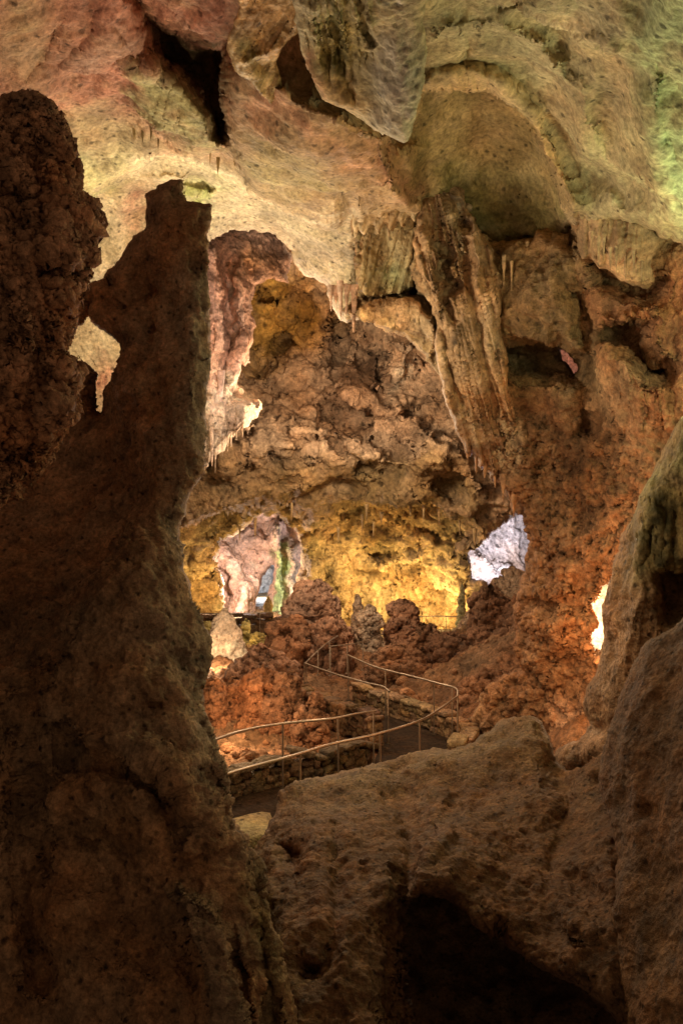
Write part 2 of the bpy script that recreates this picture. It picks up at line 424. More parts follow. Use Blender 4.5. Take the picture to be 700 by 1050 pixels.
# ---------- tall left pillar
B_poly = [(-160, 470), (40, 440), (68, 330), (84, 293), (105, 285), (120, 266), (134, 243), (149, 230), (147, 215), (148, 200), (158, 192), (175, 184), (187, 182),
          (186, 195), (191, 203), (216, 210), (213, 248), (209, 281), (213, 315), (217, 348), (217, 373), (213, 398), (209, 440), (204, 482),
          (194, 510), (187, 542), (189, 584), (196, 615), (207, 636), (215, 662), (214, 683), (207, 704), (208, 725), (217, 751), (225, 783),
          (238, 835), (252, 868), (270, 905), (283, 955), (296, 1000), (306, 1050), (320, 1120), (320, 1180), (-160, 1180)]
B_hole = [(94, 316), (105, 331), (119, 352), (122, 369), (115, 386), (108, 398), (105, 426), (102, 420), (99, 398), (100, 382), (90, 370),
          (60, 366), (60, 331), (82, 331)]
o = rock_face('rock_pillar', B_poly,
              [(150, 200, 6.3), (190, 230, 6.1), (100, 300, 6.4), (200, 350, 6.0), (60, 450, 6.2), (150, 450, 5.6), (200, 500, 5.7), (40, 600, 5.2),
               (150, 620, 5.0), (205, 660, 5.3), (-120, 700, 5.0), (60, 800, 4.7), (180, 800, 4.6), (245, 860, 4.7), (60, 1000, 4.3), (200, 1000, 4.2),
               (290, 1040, 4.3), (-120, 1100, 4.4), (-120, 480, 5.8)],
              [(('poly', [(60, 385), (112, 395), (130, 430), (136, 520), (110, 560), (60, 620), (20, 690), (-160, 700), (-160, 470)], 26), .5),
               (('poly', [(170, 905), (205, 908), (228, 930), (240, 975), (252, 1060), (222, 1060), (200, 985), (184, 945)], 7), -.24),
               (('line', [(258, 905), (268, 960), (276, 1010), (282, 1060)], 5), .12), (('line', [(246, 960), (258, 1010), (266, 1060)], 4), -.07),
               (('line', [(80, 757), (130, 762), (175, 790), (190, 830)], 9), -.08), (('line', [(60, 770), (110, 782), (160, 806), (180, 850)], 16), .13),
               (('line', [(20, 720), (30, 800), (22, 900), (40, 1000)], 13), .15), (('bump', 100, 880, 50, 60, 20), .16), (('bump', 150, 700, 60, 26, -15), -.09),
               (('bump', 180, 240, 18, 44, 0), -.06), (('line', [(200, 300), (196, 420), (186, 520)], 12), -.07), (('line', [(150, 280), (160, 380), (146, 470)], 15), .07),
               (('bump', 115, 330, 20, 40, 0), -.05), (('line', [(95, 310), (130, 318), (160, 300)], 6), .07), (('bump', 160, 338, 14, 9, -30), .09),
               (('bump', 128, 582, 14, 6, -25), .09), (('line', [(120, 578), (140, 586), (160, 580)], 4), .06), (('bump', 157, 724, 8, 8, 0), .09),
               (('bump', 70, 560, 40, 44, 0), .12), (('line', [(215, 690), (200, 730), (212, 790), (230, 850)], 8), .07),
               (('bump', 70, 940, 34, 30, 0), -.1), (('bump', 150, 960, 30, 44, 20), .1), (('bump', 28, 640, 22, 50, 0), -.07)],
              [('fbm', 130, 15, None), ('ridge', 50, 4, None), ('ridge', 20, 1.8, None), ('block', 44, 3.4, None), ('pit', 34, 6, None), ('fbm', 18, 2.6, None), ('pit', 12, 2.8, None), ('fine', 6, 1.3, None)],
              (.50, .31, .18),
              [(('line', [(196, 300), (200, 420), (188, 560), (200, 650), (210, 780)], 26), (.60, .45, .30), .8), (('bump', 150, 650, 70, 110, 0), (.50, .34, .21), .6),  # pale strip: light along the pillar's right edge put into the colour
               (('bump', 70, 960, 130, 80, 0), (.44, .22, .10), .8), (('bump', 120, 850, 60, 40, 0), (.34, .19, .09), .7), (('bump', 40, 620, 60, 90, 0), (.30, .19, .11), .6),
               (('poly', [(170, 905), (205, 908), (228, 930), (240, 975), (252, 1060), (222, 1060), (200, 985)], 10), (.36, .25, .16), .6),
               (('line', [(262, 900), (285, 1050)], 16), (.32, .27, .12), .6)],
              M4, holes=[B_hole], step=1.45, roll=30, rough=3.5, thick=1.0, seed=2)
tag(o, 'tall dark limestone pillar at left with a ragged window near its top', 'rock pillar')

# ---------- bottom boulder ridge
C_poly = [(238, 1180), (244, 1000), (250, 900), (262, 868), (276, 842), (285, 824), (288, 810), (300, 803), (340, 793), (364, 786), (400, 777), (432, 771), (460, 770), (480, 764), (492, 758),
          (503, 750), (512, 741), (524, 736), (536, 734), (546, 737), (552, 742), (558, 750), (564, 760), (569, 778), (580, 789), (596, 787), (606, 780), (640, 760), (720, 760), (760, 1180)]
C_hole = [(432, 1190), (420, 1040), (416, 980), (413, 942), (420, 924), (432, 916), (452, 921), (474, 927), (499, 951), (530, 976), (568, 1000), (600, 1016),
          (628, 1040), (650, 1080), (670, 1190)]
o = rock_face('boulder_ridge', C_poly,
              [(300, 805, 7.8), (430, 772, 8.6), (536, 736, 8.8), (560, 800, 7.6), (620, 790, 7.0), (300, 900, 5.8), (280, 1000, 4.9), (430, 830, 6.9), (400, 950, 5.2),
               (440, 905, 5.2), (540, 850, 6.6), (540, 950, 5.2), (640, 900, 5.3), (620, 1000, 4.6), (350, 1080, 4.3), (680, 1080, 4.1), (700, 800, 6.3)],
              [(('line', [(452, 855), (440, 880), (433, 905), (432, 920)], 8), -.16), (('line', [(405, 800), (425, 850), (420, 890), (405, 950), (410, 1060)], 15), .34),
               (('poly', [(440, 780), (500, 755), (545, 745), (565, 790), (560, 830), (500, 880), (460, 900), (440, 860)], 22), -.25),
               (('line', [(448, 792), (470, 812), (452, 840)], 9), .16), (('bump', 300, 880, 12, 14, 30), .3), (('line', [(288, 865), (304, 880), (304, 900)], 6), .2),
               (('bump', 318, 998, 14, 12, 0), .22), (('line', [(262, 880), (270, 960), (285, 1060)], 12), .25), (('bump', 340, 840, 50, 34, 10), -.14),
               (('bump', 370, 900, 40, 44, 0), .12), (('line', [(570, 785), (585, 830), (560, 900)], 10), .16), (('bump', 620, 870, 40, 40, 0), -.16),
               (('line', [(500, 880), (560, 910), (600, 960)], 10), -.1), (('bump', 590, 905, 20, 12, 30), .14), (('bump', 345, 960, 30, 50, 0), -.12),
               (('line', [(640, 790), (632, 860), (648, 940), (640, 1000), (655, 1060)], 10), .08), (('line', [(340, 850), (350, 920), (335, 990)], 8), .1),
               (('line', [(424, 927), (474, 930), (525, 975), (600, 1020)], 6), -.06)],
              [('fbm', 120, 12, None), ('ridge', 60, 3.4, None), ('ridge', 20, 1.3, None), ('block', 50, 2.6, None), ('pit', 34, 4.5, None), ('fbm', 17, 2, None), ('pit', 13, 2.2, None), ('fine', 6, 1.1, None)],
              (.26, .145, .072),
              [(('line', [(300, 800), (430, 775), (500, 755), (550, 745)], 30), (.30, .205, .11), .8), (('bump', 340, 940, 60, 60, 0), (.20, .10, .045), .8),  # paler crest: light on the ridge top put into the colour
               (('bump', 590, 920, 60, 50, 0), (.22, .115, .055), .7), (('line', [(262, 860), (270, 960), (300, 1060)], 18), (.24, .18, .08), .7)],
              M4, holes=[C_hole], step=1.45, roll=24, rollm=.35, rough=3.5, thick=1.4, seed=3)
tag(o, 'broad brown boulder ridge across the foreground with a black hollow beneath it', 'boulder')

# rock inside the hollow
o = rock_face('cave_floor', [(250, 880), (700, 880), (740, 1220), (250, 1220)], [(300, 900, 8.2), (650, 900, 8.0), (300, 1200, 6.5), (700, 1200, 6.), (480, 1000, 7.6)],
              [], [('fbm', 100, 16, None), ('block', 50, 7, None), ('fbm', 20, 3, None)], (.24, .15, .08), [], M4, step=2.6, roll=10, seed=4)
tag(o, kind='structure')
# ---------- right foreground boulder
D_poly = [(610, 1180), (640, 1060), (634, 990), (628, 930), (632, 880), (622, 830), (612, 795), (614, 770), (622, 752), (627, 735), (632, 712), (645, 690), (662, 664),
          (684, 646), (700, 634), (760, 600), (1020, 560), (1020, 1180)]
o = rock_face('leaning_boulder', D_poly, [(640, 740, 5.4), (700, 650, 5.3), (800, 620, 4.7), (700, 800, 4.6), (640, 850, 5.0), (700, 1000, 4.0), (660, 1100, 4.1), (820, 1000, 3.7)],
              [(('line', [(690, 700), (672, 800), (684, 900), (668, 1000)], 20), .07), (('bump', 660, 900, 24, 50, 0), .06), (('bump', 690, 850, 30, 60, 10), -.08),
               (('bump', 665, 830, 14, 10, 0), .05), (('line', [(636, 760), (660, 700)], 9), -.03)],
              [('fbm', 120, 10, None), ('ridge', 70, 2.2, None), ('pit', 30, 3, None), ('fbm', 18, 1.3, None), ('pit', 13, 1.4, None), ('fine', 6, .7, None)],
              (.25, .14, .068), [(('bump', 690, 700, 40, 60, 0), (.32, .20, .11), .6), (('bump', 680, 960, 40, 50, 0), (.26, .17, .08), .5)],
              M4, step=1.5, roll=34, rough=3.5, thick=1.2, seed=5)
tag(o, 'smooth brown boulder leaning up the right edge of the foreground', 'boulder')

# ---------- right flowstone
E_poly = [(1000, 300), (740, 400), (700, 430), (688, 446), (676, 468), (664, 490), (656, 506), (650, 524), (642, 540), (638, 552), (637, 566), (630, 582), (623, 604), (617, 632), (620, 655),
          (615, 672), (612, 690), (602, 705), (598, 722), (606, 742), (596, 756), (572, 766), (560, 782), (566, 800), (620, 830), (1000, 860)]
o = rock_face('flowstone_mass', E_poly, [(690, 440, 8.6), (645, 540, 9.), (625, 640, 9.4), (690, 620, 8.6), (610, 720, 9.6), (570, 780, 10.4), (640, 800, 8.8), (820, 500, 7.3), (820, 780, 7.2)],
              [(('poly', [(676, 600), (686, 584), (700, 580), (720, 580), (720, 634), (692, 632), (676, 618)], 12), .7), (('line', [(682, 520), (680, 560)], 4), .1),
               (('line', [(692, 525), (690, 575)], 4), .12), (('line', [(668, 540), (662, 580)], 4), .08), (('line', [(686, 640), (700, 690)], 10), .12),
               (('line', [(655, 520), (650, 600), (630, 680)], 12), -.12), (('bump', 652, 640, 20, 40, 0), -.2), (('bump', 668, 520, 22, 24, 0), -.15),
               (('line', [(575, 775), (612, 768), (640, 770)], 14), -.1), (('line', [(598, 745), (640, 745)], 8), .15)],
              [('fbm', 100, 9, None), ('vfbm', 40, 5, ('grad', 500, 560)), ('fbm', 22, 2.4, None), ('fine', 7, .9, None), ('pit', 20, 2, None)],
              (.40, .25, .14), [(('poly', [(640, 500), (700, 425), (760, 420), (760, 590), (650, 590)], 30), (.33, .30, .14), .9),
                               (('line', [(682, 515), (678, 570)], 6), (.10, .10, .05), .9), (('line', [(693, 525), (690, 575)], 5), (.08, .08, .04), .9),
                               (('line', [(664, 540), (660, 575)], 5), (.16, .15, .07), .8), (('bump', 650, 660, 40, 60, 0), (.42, .25, .13), .7),
                               (('poly', [(600, 745), (640, 740), (640, 800), (560, 800)], 14), (.5, .34, .22), .7)],
              M9, step=1.4, roll=26, rough=2.5, thick=1.5, seed=6, flutes=[(('poly', [(610, 590), (680, 600), (700, 660), (680, 740), (600, 720)], 20), 13, 3.5, .25),
                                                                     (('poly', [(650, 500), (720, 480), (720, 590), (650, 590)], 16), 9, 4, 0)])
tag(o, 'bulging olive and tan flowstone mass at right with dark vertical streaks', 'flowstone')

# ---------- ceiling
ceil_poly = [(-200, -160), (900, -160), (900, 260), (700, 250), (684, 242), (668, 232), (652, 227), (636, 226), (622, 222), (606, 224), (598, 222), (590, 232), (560, 258), (500, 262), (478, 232), (440, 218), (400, 214), (380, 222), (369, 240), (368, 296), (371, 316), (368, 330), (361, 328), (342, 320), (336, 294), (319, 285), (301, 271), (298, 258), (284, 243), (261, 237), (238, 233), (226, 236), (215, 242),
             (212, 260), (207, 300), (204, 470), (60, 500), (-200, 500)]
rim = [(436, 88), (455, 80), (480, 77), (505, 82), (528, 97), (545, 118), (556, 145), (568, 178), (590, 208)]
o = rock_face('cave_ceiling', ceil_poly,
              [(-100, -100, 7.), (0, 0, 8.5), (0, 100, 10.5), (100, 0, 9.), (100, 100, 11.5), (100, 200, 14.5), (90, 300, 16), (100, 420, 16.6), (200, 30, 10), (200, 170, 13), (230, 225, 15.2), (300, 250, 15.8),
               (400, 335, 15.3), (445, 370, 15), (330, -80, 7), (330, 150, 11), (340, 215, 13.6), (430, 60, 9.2), (430, 280, 15), (480, 70, 10), (560, 150, 11.2), (600, 215, 11.6), (700, 240, 10.2), (700, 100, 7.8),
               (600, 60, 8.5), (560, -100, 6.2), (800, -100, 5.2), (850, 240, 9), (520, 250, 13.5)],
              [(('poly', [(436, 92), (455, 84), (480, 81), (503, 86), (524, 100), (540, 120), (551, 148), (563, 180), (584, 210), (590, 240), (560, 262), (500, 290), (450, 250), (415, 200), (395, 150), (425, 120)], 5), 1.15),
               (('poly', [(436, 92), (480, 81), (524, 100), (551, 148), (563, 180), (500, 200), (440, 170)], 40), .5),
               (('line', rim, 11), -.42), (('line', [(p[0] + 16, p[1] - 16) for p in rim], 14), .16), (('line', [(450, 40), (500, 28), (550, 50), (590, 100), (606, 160)], 14), -.3), (('line', [(455, 60), (500, 52), (545, 80), (574, 130), (590, 180)], 15), .1), (('bump', 580, 30, 40, 40, 20), .5), (('bump', 640, 90, 20, 60, 10), .4),
               (('poly', [(75, 225), (100, 195), (130, 178), (160, 165), (198, 165), (222, 176), (245, 186), (268, 206), (310, 220), (335, 228), (362, 214), (375, 260), (380, 300), (440, 380),
                          (440, 420), (60, 520), (40, 300)], 7), 1.3),
               (('line', [(230, 182), (258, 198), (290, 214), (330, 226)], 6), -.12),
               (('poly', [(140, -5), (168, 18), (195, 38), (222, 46), (234, 40), (238, 56), (228, 76), (227, 104), (230, 130), (224, 138), (216, 112), (205, 88), (186, 76), (164, 62), (150, 40)], 14), 1.2), (('line', [(228, 60), (226, 100), (229, 140)], 5), .5),
               (('poly', [(128, 62), (160, 62), (190, 84), (210, 104), (222, 128), (226, 150), (210, 156), (195, 152), (180, 142), (160, 126), (140, 110)], 14), -.5),
               (('line', [(196, 150), (226, 154), (230, 120)], 5), .1),
               (('poly', [(234, 70), (250, 60), (300, 90), (380, 130), (430, 150), (420, 190), (362, 214), (330, 226), (290, 214), (250, 190), (232, 150)], 12), -.9), (('bump', 300, 150, 60, 30, 20), -.35),
               (('line', [(60, 60), (85, 40), (98, 10), (100, -20)], 7), .1), (('line', [(0, 90), (40, 50), (62, 0)], 16), .2), (('bump', 110, 60, 34, 40, 0), -.3),
               (('poly', [(612, 150), (622, 168), (640, 178), (662, 186), (674, 200), (668, 208), (640, 206), (618, 196), (605, 178)], 14), .4),
               (('line', [(610, 150), (624, 172), (650, 178), (676, 196)], 5), -.12), (('bump', 477, 47, 6, 10, 10), .4), (('bump', 523, 6, 14, 5, 0), .25),
               (('line', [(560, -10), (600, 40), (640, 60), (665, 120), (672, 190)], 18), -.3), (('line', [(650, -10), (672, 60), (690, 140)], 16), .1),
               (('poly', [(140, 190), (165, 196), (165, 260), (120, 300)], 12), .3), (('bump', 203, 194, 14, 4, 0), .5), (('line', [(120, 190), (170, 182), (215, 200)], 5), -.15),
               (('bump', 390, 60, 60, 50, 0), .3), (('bump', 280, 20, 50, 40, 0), .5), (('bump', 495, 180, 50, 30, 0), .15)],
              [('fbm', 150, 14, None), ('ridge', 70, 2.4, None), ('vfbm', 60, 3., None), ('ridge', 26, 2.6, ('poly', [(40, -50), (230, -50), (240, 150), (150, 190), (60, 200)], 30)), ('fbm', 34, 2.6, None), ('fbm', 14, .6, None), ('pit', 26, 2., None), ('fine', 6, .6, None)],
              (.46, .35, .22),
              [(('poly', [(-200, -200), (260, -200), (240, 150), (180, 150), (110, 120), (60, 130), (-200, 160)], 30), (.42, .205, .145), 1.), (('bump', 20, 30, 40, 60, 0), (.36, .27, .16), .9),
               (('bump', 95, 200, 60, 60, 0), (.50, .47, .25), .9), (('poly', [(75, 225), (130, 178), (160, 165), (198, 165), (245, 186), (310, 220), (362, 214), (380, 300), (440, 380), (200, 420), (60, 420)], 14), (.66, .56, .38), 1.),
               (('bump', 135, 215, 16, 24, 0), (.48, .26, .17), .8), (('bump', 105, 395, 16, 24, 0), (.56, .26, .19), .95), (('poly', [(128, 62), (190, 84), (222, 128), (226, 150), (195, 152), (150, 120)], 12), (.36, .35, .18), 1.),
               (('poly', [(232, 60), (290, 90), (380, 140), (430, 150), (420, 195), (362, 212), (330, 224), (290, 212), (250, 188), (230, 150)], 8), (.34, .24, .14), 1.), (('poly', [(250, 130), (290, 140), (330, 180), (350, 205), (300, 205), (255, 180)], 16), (.36, .30, .16), .9), (('bump', 270, 110, 30, 30, 0), (.46, .26, .16), .8),
               (('bump', 390, 165, 50, 30, 0), (.40, .23, .13), .8), (('poly', [(430, 100), (480, 84), (530, 105), (555, 150), (585, 212), (560, 262), (480, 240), (410, 180)], 18), (.38, .30, .15), 1.),
               (('poly', [(440, 160), (490, 165), (540, 190), (580, 240), (500, 270), (430, 200)], 18), (.23, .20, .085), .9),
               (('line', rim, 9), (.60, .42, .22), .8), (('poly', [(440, -200), (640, -200), (640, 120), (560, 130), (480, 60), (440, 70)], 30), (.46, .42, .27), .9),
               (('poly', [(620, -200), (900, -200), (900, 240), (690, 230), (660, 120)], 26), (.40, .48, .27), 1.), (('poly', [(560, 130), (660, 120), (690, 240), (600, 220)], 20), (.48, .44, .27), .8),
               (('bump', 205, 200, 20, 10, 0), (.45, .52, .18), .8), (('poly', [(150, 5), (195, 38), (238, 50), (228, 130), (205, 88), (164, 62)], 14), (.15, .12, .065), .95),  # crevice darkened in the colour as well as in depth
               (('line', [(60, 50), (90, 60), (130, 40)], 12), (.50, .34, .27), .7), (('bump', 60, 60, 20, 30, 0), (.34, .17, .11), .7), (('line', [(246, 100), (300, 120), (360, 170), (420, 200)], 8), (.5, .3, .2), .7)],
              MC, step=1.4, roll=14, rollm=.5, rough=5, thick=2., seed=7,
              flutes=[(('poly', [(150, 70), (225, 110), (225, 150), (170, 140)], 12), 9, 4, .3), (('poly', [(75, 225), (160, 190), (240, 230), (340, 300), (440, 380), (250, 400), (90, 420)], 30), 26, 2.2, -.6)])
tag(o, kind='structure')

# ---------- hanging rock tongues
o = rock_face('flowstone_tongue', [(290, -120), (470, -120), (436, 5), (434, 50), (430, 90), (425, 122), (420, 140), (415, 147), (404, 143), (385, 133), (368, 124), (352, 110), (334, 102), (324, 84), (312, 60), (304, 30), (300, 0)],
              [(330, -80, 5.8), (330, 60, 7.8), (380, 120, 8.5), (415, 140, 8.3), (430, 40, 7.4), (450, -80, 5.7), (380, 20, 7.0)],
              [(('bump', 410, 80, 24, 70, 0), -.22), (('line', [(338, 20), (350, 60), (360, 100)], 5), .12), (('line', [(368, 0), (372, 24), (377, 44)], 3.5), .14), (('line', [(354, 0), (362, 50), (362, 80)], 4), .12),
               (('line', [(326, 40), (330, 80), (352, 104)], 7), -.1)],
              [('fbm', 90, 9, None), ('vfbm', 34, 3, None), ('fbm', 17, 1.4, None), ('pit', 16, 1.6, None), ('fine', 6, .9, None)], (.46, .42, .27),
              [(('bump', 408, 90, 22, 60, 5), (.52, .50, .42), 1.), (('bump', 350, 50, 30, 60, 0), (.40, .34, .13), 1.), (('line', [(340, -10), (348, 40), (358, 76)], 5), (.12, .11, .03), .9),
               (('line', [(372, -10), (377, 42)], 4), (.12, .10, .03), .9), (('line', [(322, 60), (335, 96)], 8), (.52, .30, .18), .7), (('line', [(423, -10), (416, 14)], 5), (.75, .72, .65), .9),
               (('bump', 350, 105, 30, 20, 0), (.52, .38, .20), .7)],
              MC, step=1.3, roll=13, rough=2.5, thick=1.4, seed=8, flutes=[(('poly', [(310, -60), (385, -60), (380, 70), (330, 90), (310, 50)], 12), 9, 9, -.15)])
tag(o, 'broad pale grey and green tongue of flowstone hanging at top centre', 'hanging flowstone')
o = rock_face('folded_drape', [(236, -120), (330, -120), (322, 0), (312, 22), (300, 36), (290, 48), (282, 62), (287, 80), (289, 100), (284, 96), (277, 107), (268, 98), (258, 84), (250, 78), (240, 70), (234, 54), (236, 36), (246, 8)],
              [(250, -80, 6.), (250, 40, 8.2), (280, 95, 9.), (300, 10, 8.), (320, -80, 6.2)],
              [(('line', [(250, 62), (272, 58), (292, 44), (310, 20)], 6), -.12), (('poly', [(262, 64), (290, 56), (300, 100), (270, 110)], 8), .35)],
              [('fbm', 60, 5, None), ('fbm', 17, 2., None), ('fine', 6, .8, None)], (.47, .34, .17), [(('bump', 256, 52, 14, 16, 0), (.32, .33, .14), .9), (('bump', 280, 90, 12, 20, 0), (.34, .26, .11), .8)],
              MD, step=1.3, roll=9, rough=2.5, thick=.8, seed=9, flutes=[(('all',), 11, 4.5, .55)])
tag(o, 'folded tan drape of rock hanging left of the broad grey tongue', 'hanging drapery')

# ---------- central right column
G_poly = [(360, 225), (372, 208), (395, 190), (420, 186), (450, 190), (470, 196), (484, 208), (490, 236), (510, 246), (545, 244), (556, 232), (558, 204), (575, 196), (592, 206), (640, 200), (900, 180), (900, 700),
          (640, 760), (616, 800), (560, 800), (520, 776), (480, 740), (500, 700), (536, 690), (528, 660), (526, 630), (532, 610), (533, 592), (540, 573), (545, 552), (541, 538), (534, 529), (527, 526), (522, 512), (512, 494), (500, 482),
          (490, 470), (484, 458), (473, 452), (468, 436), (462, 420), (456, 400), (446, 377), (431, 358), (411, 343), (384, 333), (361, 327), (352, 318), (366, 300), (366, 260)]
G_hole = [(574, 355), (580, 357), (586, 364), (591, 373), (591, 380), (586, 385), (582, 380), (577, 368)]
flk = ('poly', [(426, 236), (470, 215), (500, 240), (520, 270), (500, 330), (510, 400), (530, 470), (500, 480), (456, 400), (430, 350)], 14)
popm = ('poly', [(455, 430), (480, 420), (520, 430), (560, 420), (640, 440), (680, 480), (640, 800), (480, 800), (500, 600)], 30)
o = rock_face('great_column', G_poly,
              [(365, 225, 14.8), (365, 325, 14.9), (440, 200, 14.2), (470, 300, 14.2), (450, 380, 14.8), (520, 250, 14), (560, 300, 13.6), (500, 470, 15.2), (560, 420, 14.4), (620, 240, 12.6), (640, 380, 12.4), (700, 300, 11.6), (540, 560, 15.6),
               (600, 540, 14.2), (560, 680, 15.2), (600, 760, 14.2), (850, 250, 9.5), (850, 600, 10), (650, 600, 13), (500, 740, 16.5)],
              [(('poly', [(372, 228), (390, 214), (418, 228), (424, 240), (422, 290), (410, 298), (380, 304), (366, 302)], 6), .75), (('line', [(366, 310), (400, 302), (424, 298), (440, 316)], 7), 1.), (('line', [(424, 214), (425, 250), (424, 300)], 4.5), .8),
               (('line', [(434, 240), (438, 300), (448, 340)], 13), -.3), (('poly', [(456, 200), (476, 200), (488, 222), (478, 236), (462, 226)], 4), .5), (('line', [(462, 206), (460, 220), (468, 240), (476, 262)], 5), -.3),
               (('line', [(448, 262), (468, 276), (455, 290), (470, 306)], 4), .25), (('line', [(446, 318), (452, 350), (448, 372)], 4), .3),
               (('poly', [(556, 236), (560, 204), (576, 198), (592, 212), (600, 240), (590, 262), (572, 250)], 7), .7),
               (('poly', [(504, 355), (530, 352), (560, 352), (580, 350), (594, 368), (592, 390), (580, 396), (560, 388), (540, 386), (520, 378)], 10), 1.3), (('line', [(500, 352), (540, 348), (590, 352)], 6), -.2),
               (('bump', 550, 300, 44, 44, 0), -.5), (('bump', 520, 400, 20, 40, -20), -.3), (('line', [(500, 250), (500, 330), (506, 400)], 8), .2),
               (('poly', [(618, 332), (640, 332), (666, 330), (662, 352), (670, 372), (690, 380), (684, 392), (664, 386), (640, 368), (620, 352)], 7), 1.2), (('line', [(614, 330), (640, 326), (668, 322)], 5), -.3),
               (('poly', [(604, 266), (625, 275), (660, 294), (676, 290), (670, 304), (640, 306), (612, 292)], 7), .9), (('poly', [(620, 345), (650, 370), (690, 400), (680, 440), (640, 440), (616, 400)], 20), -.3),
               (('line', [(596, 300), (606, 360), (600, 440)], 12), .5), (('bump', 575, 470, 24, 40, 0), .3), (('bump', 560, 560, 24, 30, 0), -.3), (('bump', 530, 470, 20, 50, -20), -.2), (('bump', 600, 560, 26, 60, 20), -.25),
               (('bump', 565, 640, 30, 40, 0), -.3), (('bump', 560, 605, 30, 8, 0), -.25), (('bump', 556, 620, 30, 7, 0), .3), (('line', [(600, 600), (585, 680), (560, 740)], 16), .2), (('bump', 600, 700, 30, 30, 0), .4)],
              [('fbm', 90, 12, None), ('ridge', 40, 4, None), ('vert', 26, 3., ('grad', 480, 340)), ('ridge', 30, 8, popm), ('ridge', 13, 4, popm), ('pop', 9, 3.6, popm), ('pop', 4.6, 2.4, popm), ('pit', 17, 6, popm), ('fbm', 15, 2.4, None), ('pit', 12, 2, None), ('fine', 5.5, .9, None)],
              (.44, .28, .155),
              [(popm, (.33, .175, .09), 1.), (('poly', [(500, 400), (600, 400), (640, 500), (600, 560), (540, 540)], 30), (.17, .09, .045), .9), (flk, (.54, .40, .25), .9),  # dark zone mid-column: shade put into the colour
               (('poly', [(366, 226), (392, 205), (424, 200), (424, 300), (366, 304)], 10), (.42, .34, .18), .9), (('bump', 405, 285, 14, 20, 0), (.30, .34, .16), .7), (('bump', 476, 214, 10, 16, 0), (.62, .52, .42), .8),
               (('poly', [(500, 250), (600, 250), (620, 400), (540, 400), (500, 380)], 20), (.28, .20, .11), .8), (('bump', 573, 220, 16, 18, 0), (.46, .22, .11), .9), (('poly', [(596, 290), (760, 230), (760, 460), (640, 440)], 20), (.42, .215, .115), .9),
               (('poly', [(350, 310), (400, 325), (450, 370), (440, 390), (350, 335)], 8), (.62, .44, .22), .8), (('bump', 640, 395, 34, 44, 0), (.50, .32, .18), .6), (('bump', 600, 640, 40, 60, 20), (.50, .27, .13), .8),
               (('poly', [(560, 720), (640, 700), (640, 800), (560, 800)], 14), (.56, .33, .20), .8)],
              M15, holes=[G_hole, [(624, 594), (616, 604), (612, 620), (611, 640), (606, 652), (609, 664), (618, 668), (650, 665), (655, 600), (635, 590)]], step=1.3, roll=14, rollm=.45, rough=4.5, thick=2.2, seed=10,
              flutes=[(flk, 8.5, 5.2, -.18), (('poly', [(372, 226), (424, 214), (424, 300), (368, 304)], 6), 10, 4, .1), (('poly', [(616, 350), (690, 400), (680, 460), (616, 440)], 14), 9, 3.4, 0),
                      (('poly', [(360, 200), (430, 186), (430, 226), (366, 232)], 6), 9, 3.4, .3)])
tag(o, 'massive limestone column right of centre, fluted above and red with popcorn below', 'cave column')

# fluted curtain on the flank of the column, and the curved curtain inside the boxlike niche
o = rock_face('drapery', [(432, 205), (452, 194), (474, 199), (486, 222), (494, 240), (506, 256), (514, 290), (512, 330), (518, 370), (528, 410), (534, 450), (538, 486), (530, 498), (524, 486), (518, 500), (511, 484), (505, 492), (498, 474), (492, 482), (486, 462), (481, 468), (476, 452),
                          (470, 446), (466, 432), (460, 422), (455, 398), (449, 376), (445, 350), (446, 326), (438, 296), (428, 276), (424, 252), (430, 230)],
              [(450, 200, 14.0), (430, 260, 14.1), (500, 260, 13.7), (470, 340, 13.9), (515, 400, 13.9), (465, 420, 14.4), (530, 480, 15.0), (485, 460, 15.15), (535, 400, 14.5)],
              [(('line', [(444, 250), (466, 262), (450, 276), (472, 290), (454, 306), (468, 330)], 3.5), .3), (('line', [(480, 222), (488, 256), (492, 300)], 5), -.2), (('line', [(480, 246), (482, 300), (498, 380), (512, 440)], 5), .16), (('line', [(450, 320), (458, 360), (480, 420)], 5), .14),
               (('poly', [(458, 204), (474, 204), (484, 222), (478, 238), (464, 230)], 4), .35), (('poly', [(428, 240), (446, 236), (452, 270), (452, 330), (440, 300), (428, 276)], 5), -.2)],
              [('fbm', 80, 6, None), ('vert', 14, 1.2, None), ('fbm', 13, .9, None), ('block', 26, 2.4, ('bump', 450, 280, 24, 60, 0)), ('pit', 22, 3.2, None), ('fine', 5, .7, None)], (.44, .29, .17),
              [(('bump', 474, 215, 10, 16, 0), (.60, .50, .40), .9), (('line', [(452, 260), (468, 300), (470, 350)], 6), (.22, .14, .08), .6), (('grad', 400, 470), (.26, .14, .075), .85), (('line', [(488, 250), (496, 330), (512, 400)], 6), (.56, .41, .26), .8),
               (('line', [(456, 350), (476, 410), (490, 450)], 7), (.52, .38, .23), .8)],
              MD, step=1.15, roll=4, rollm=.3, rough=3.5, thick=.7, seed=31, flutes=[(('all',), 15, 4.5, -.2), (('all',), 6.5, 4.6, -.24), (('all',), 3.6, 2., -.24)])
tag(o, 'broad fluted curtain of tan rock running down the flank of the great column', 'drapery')
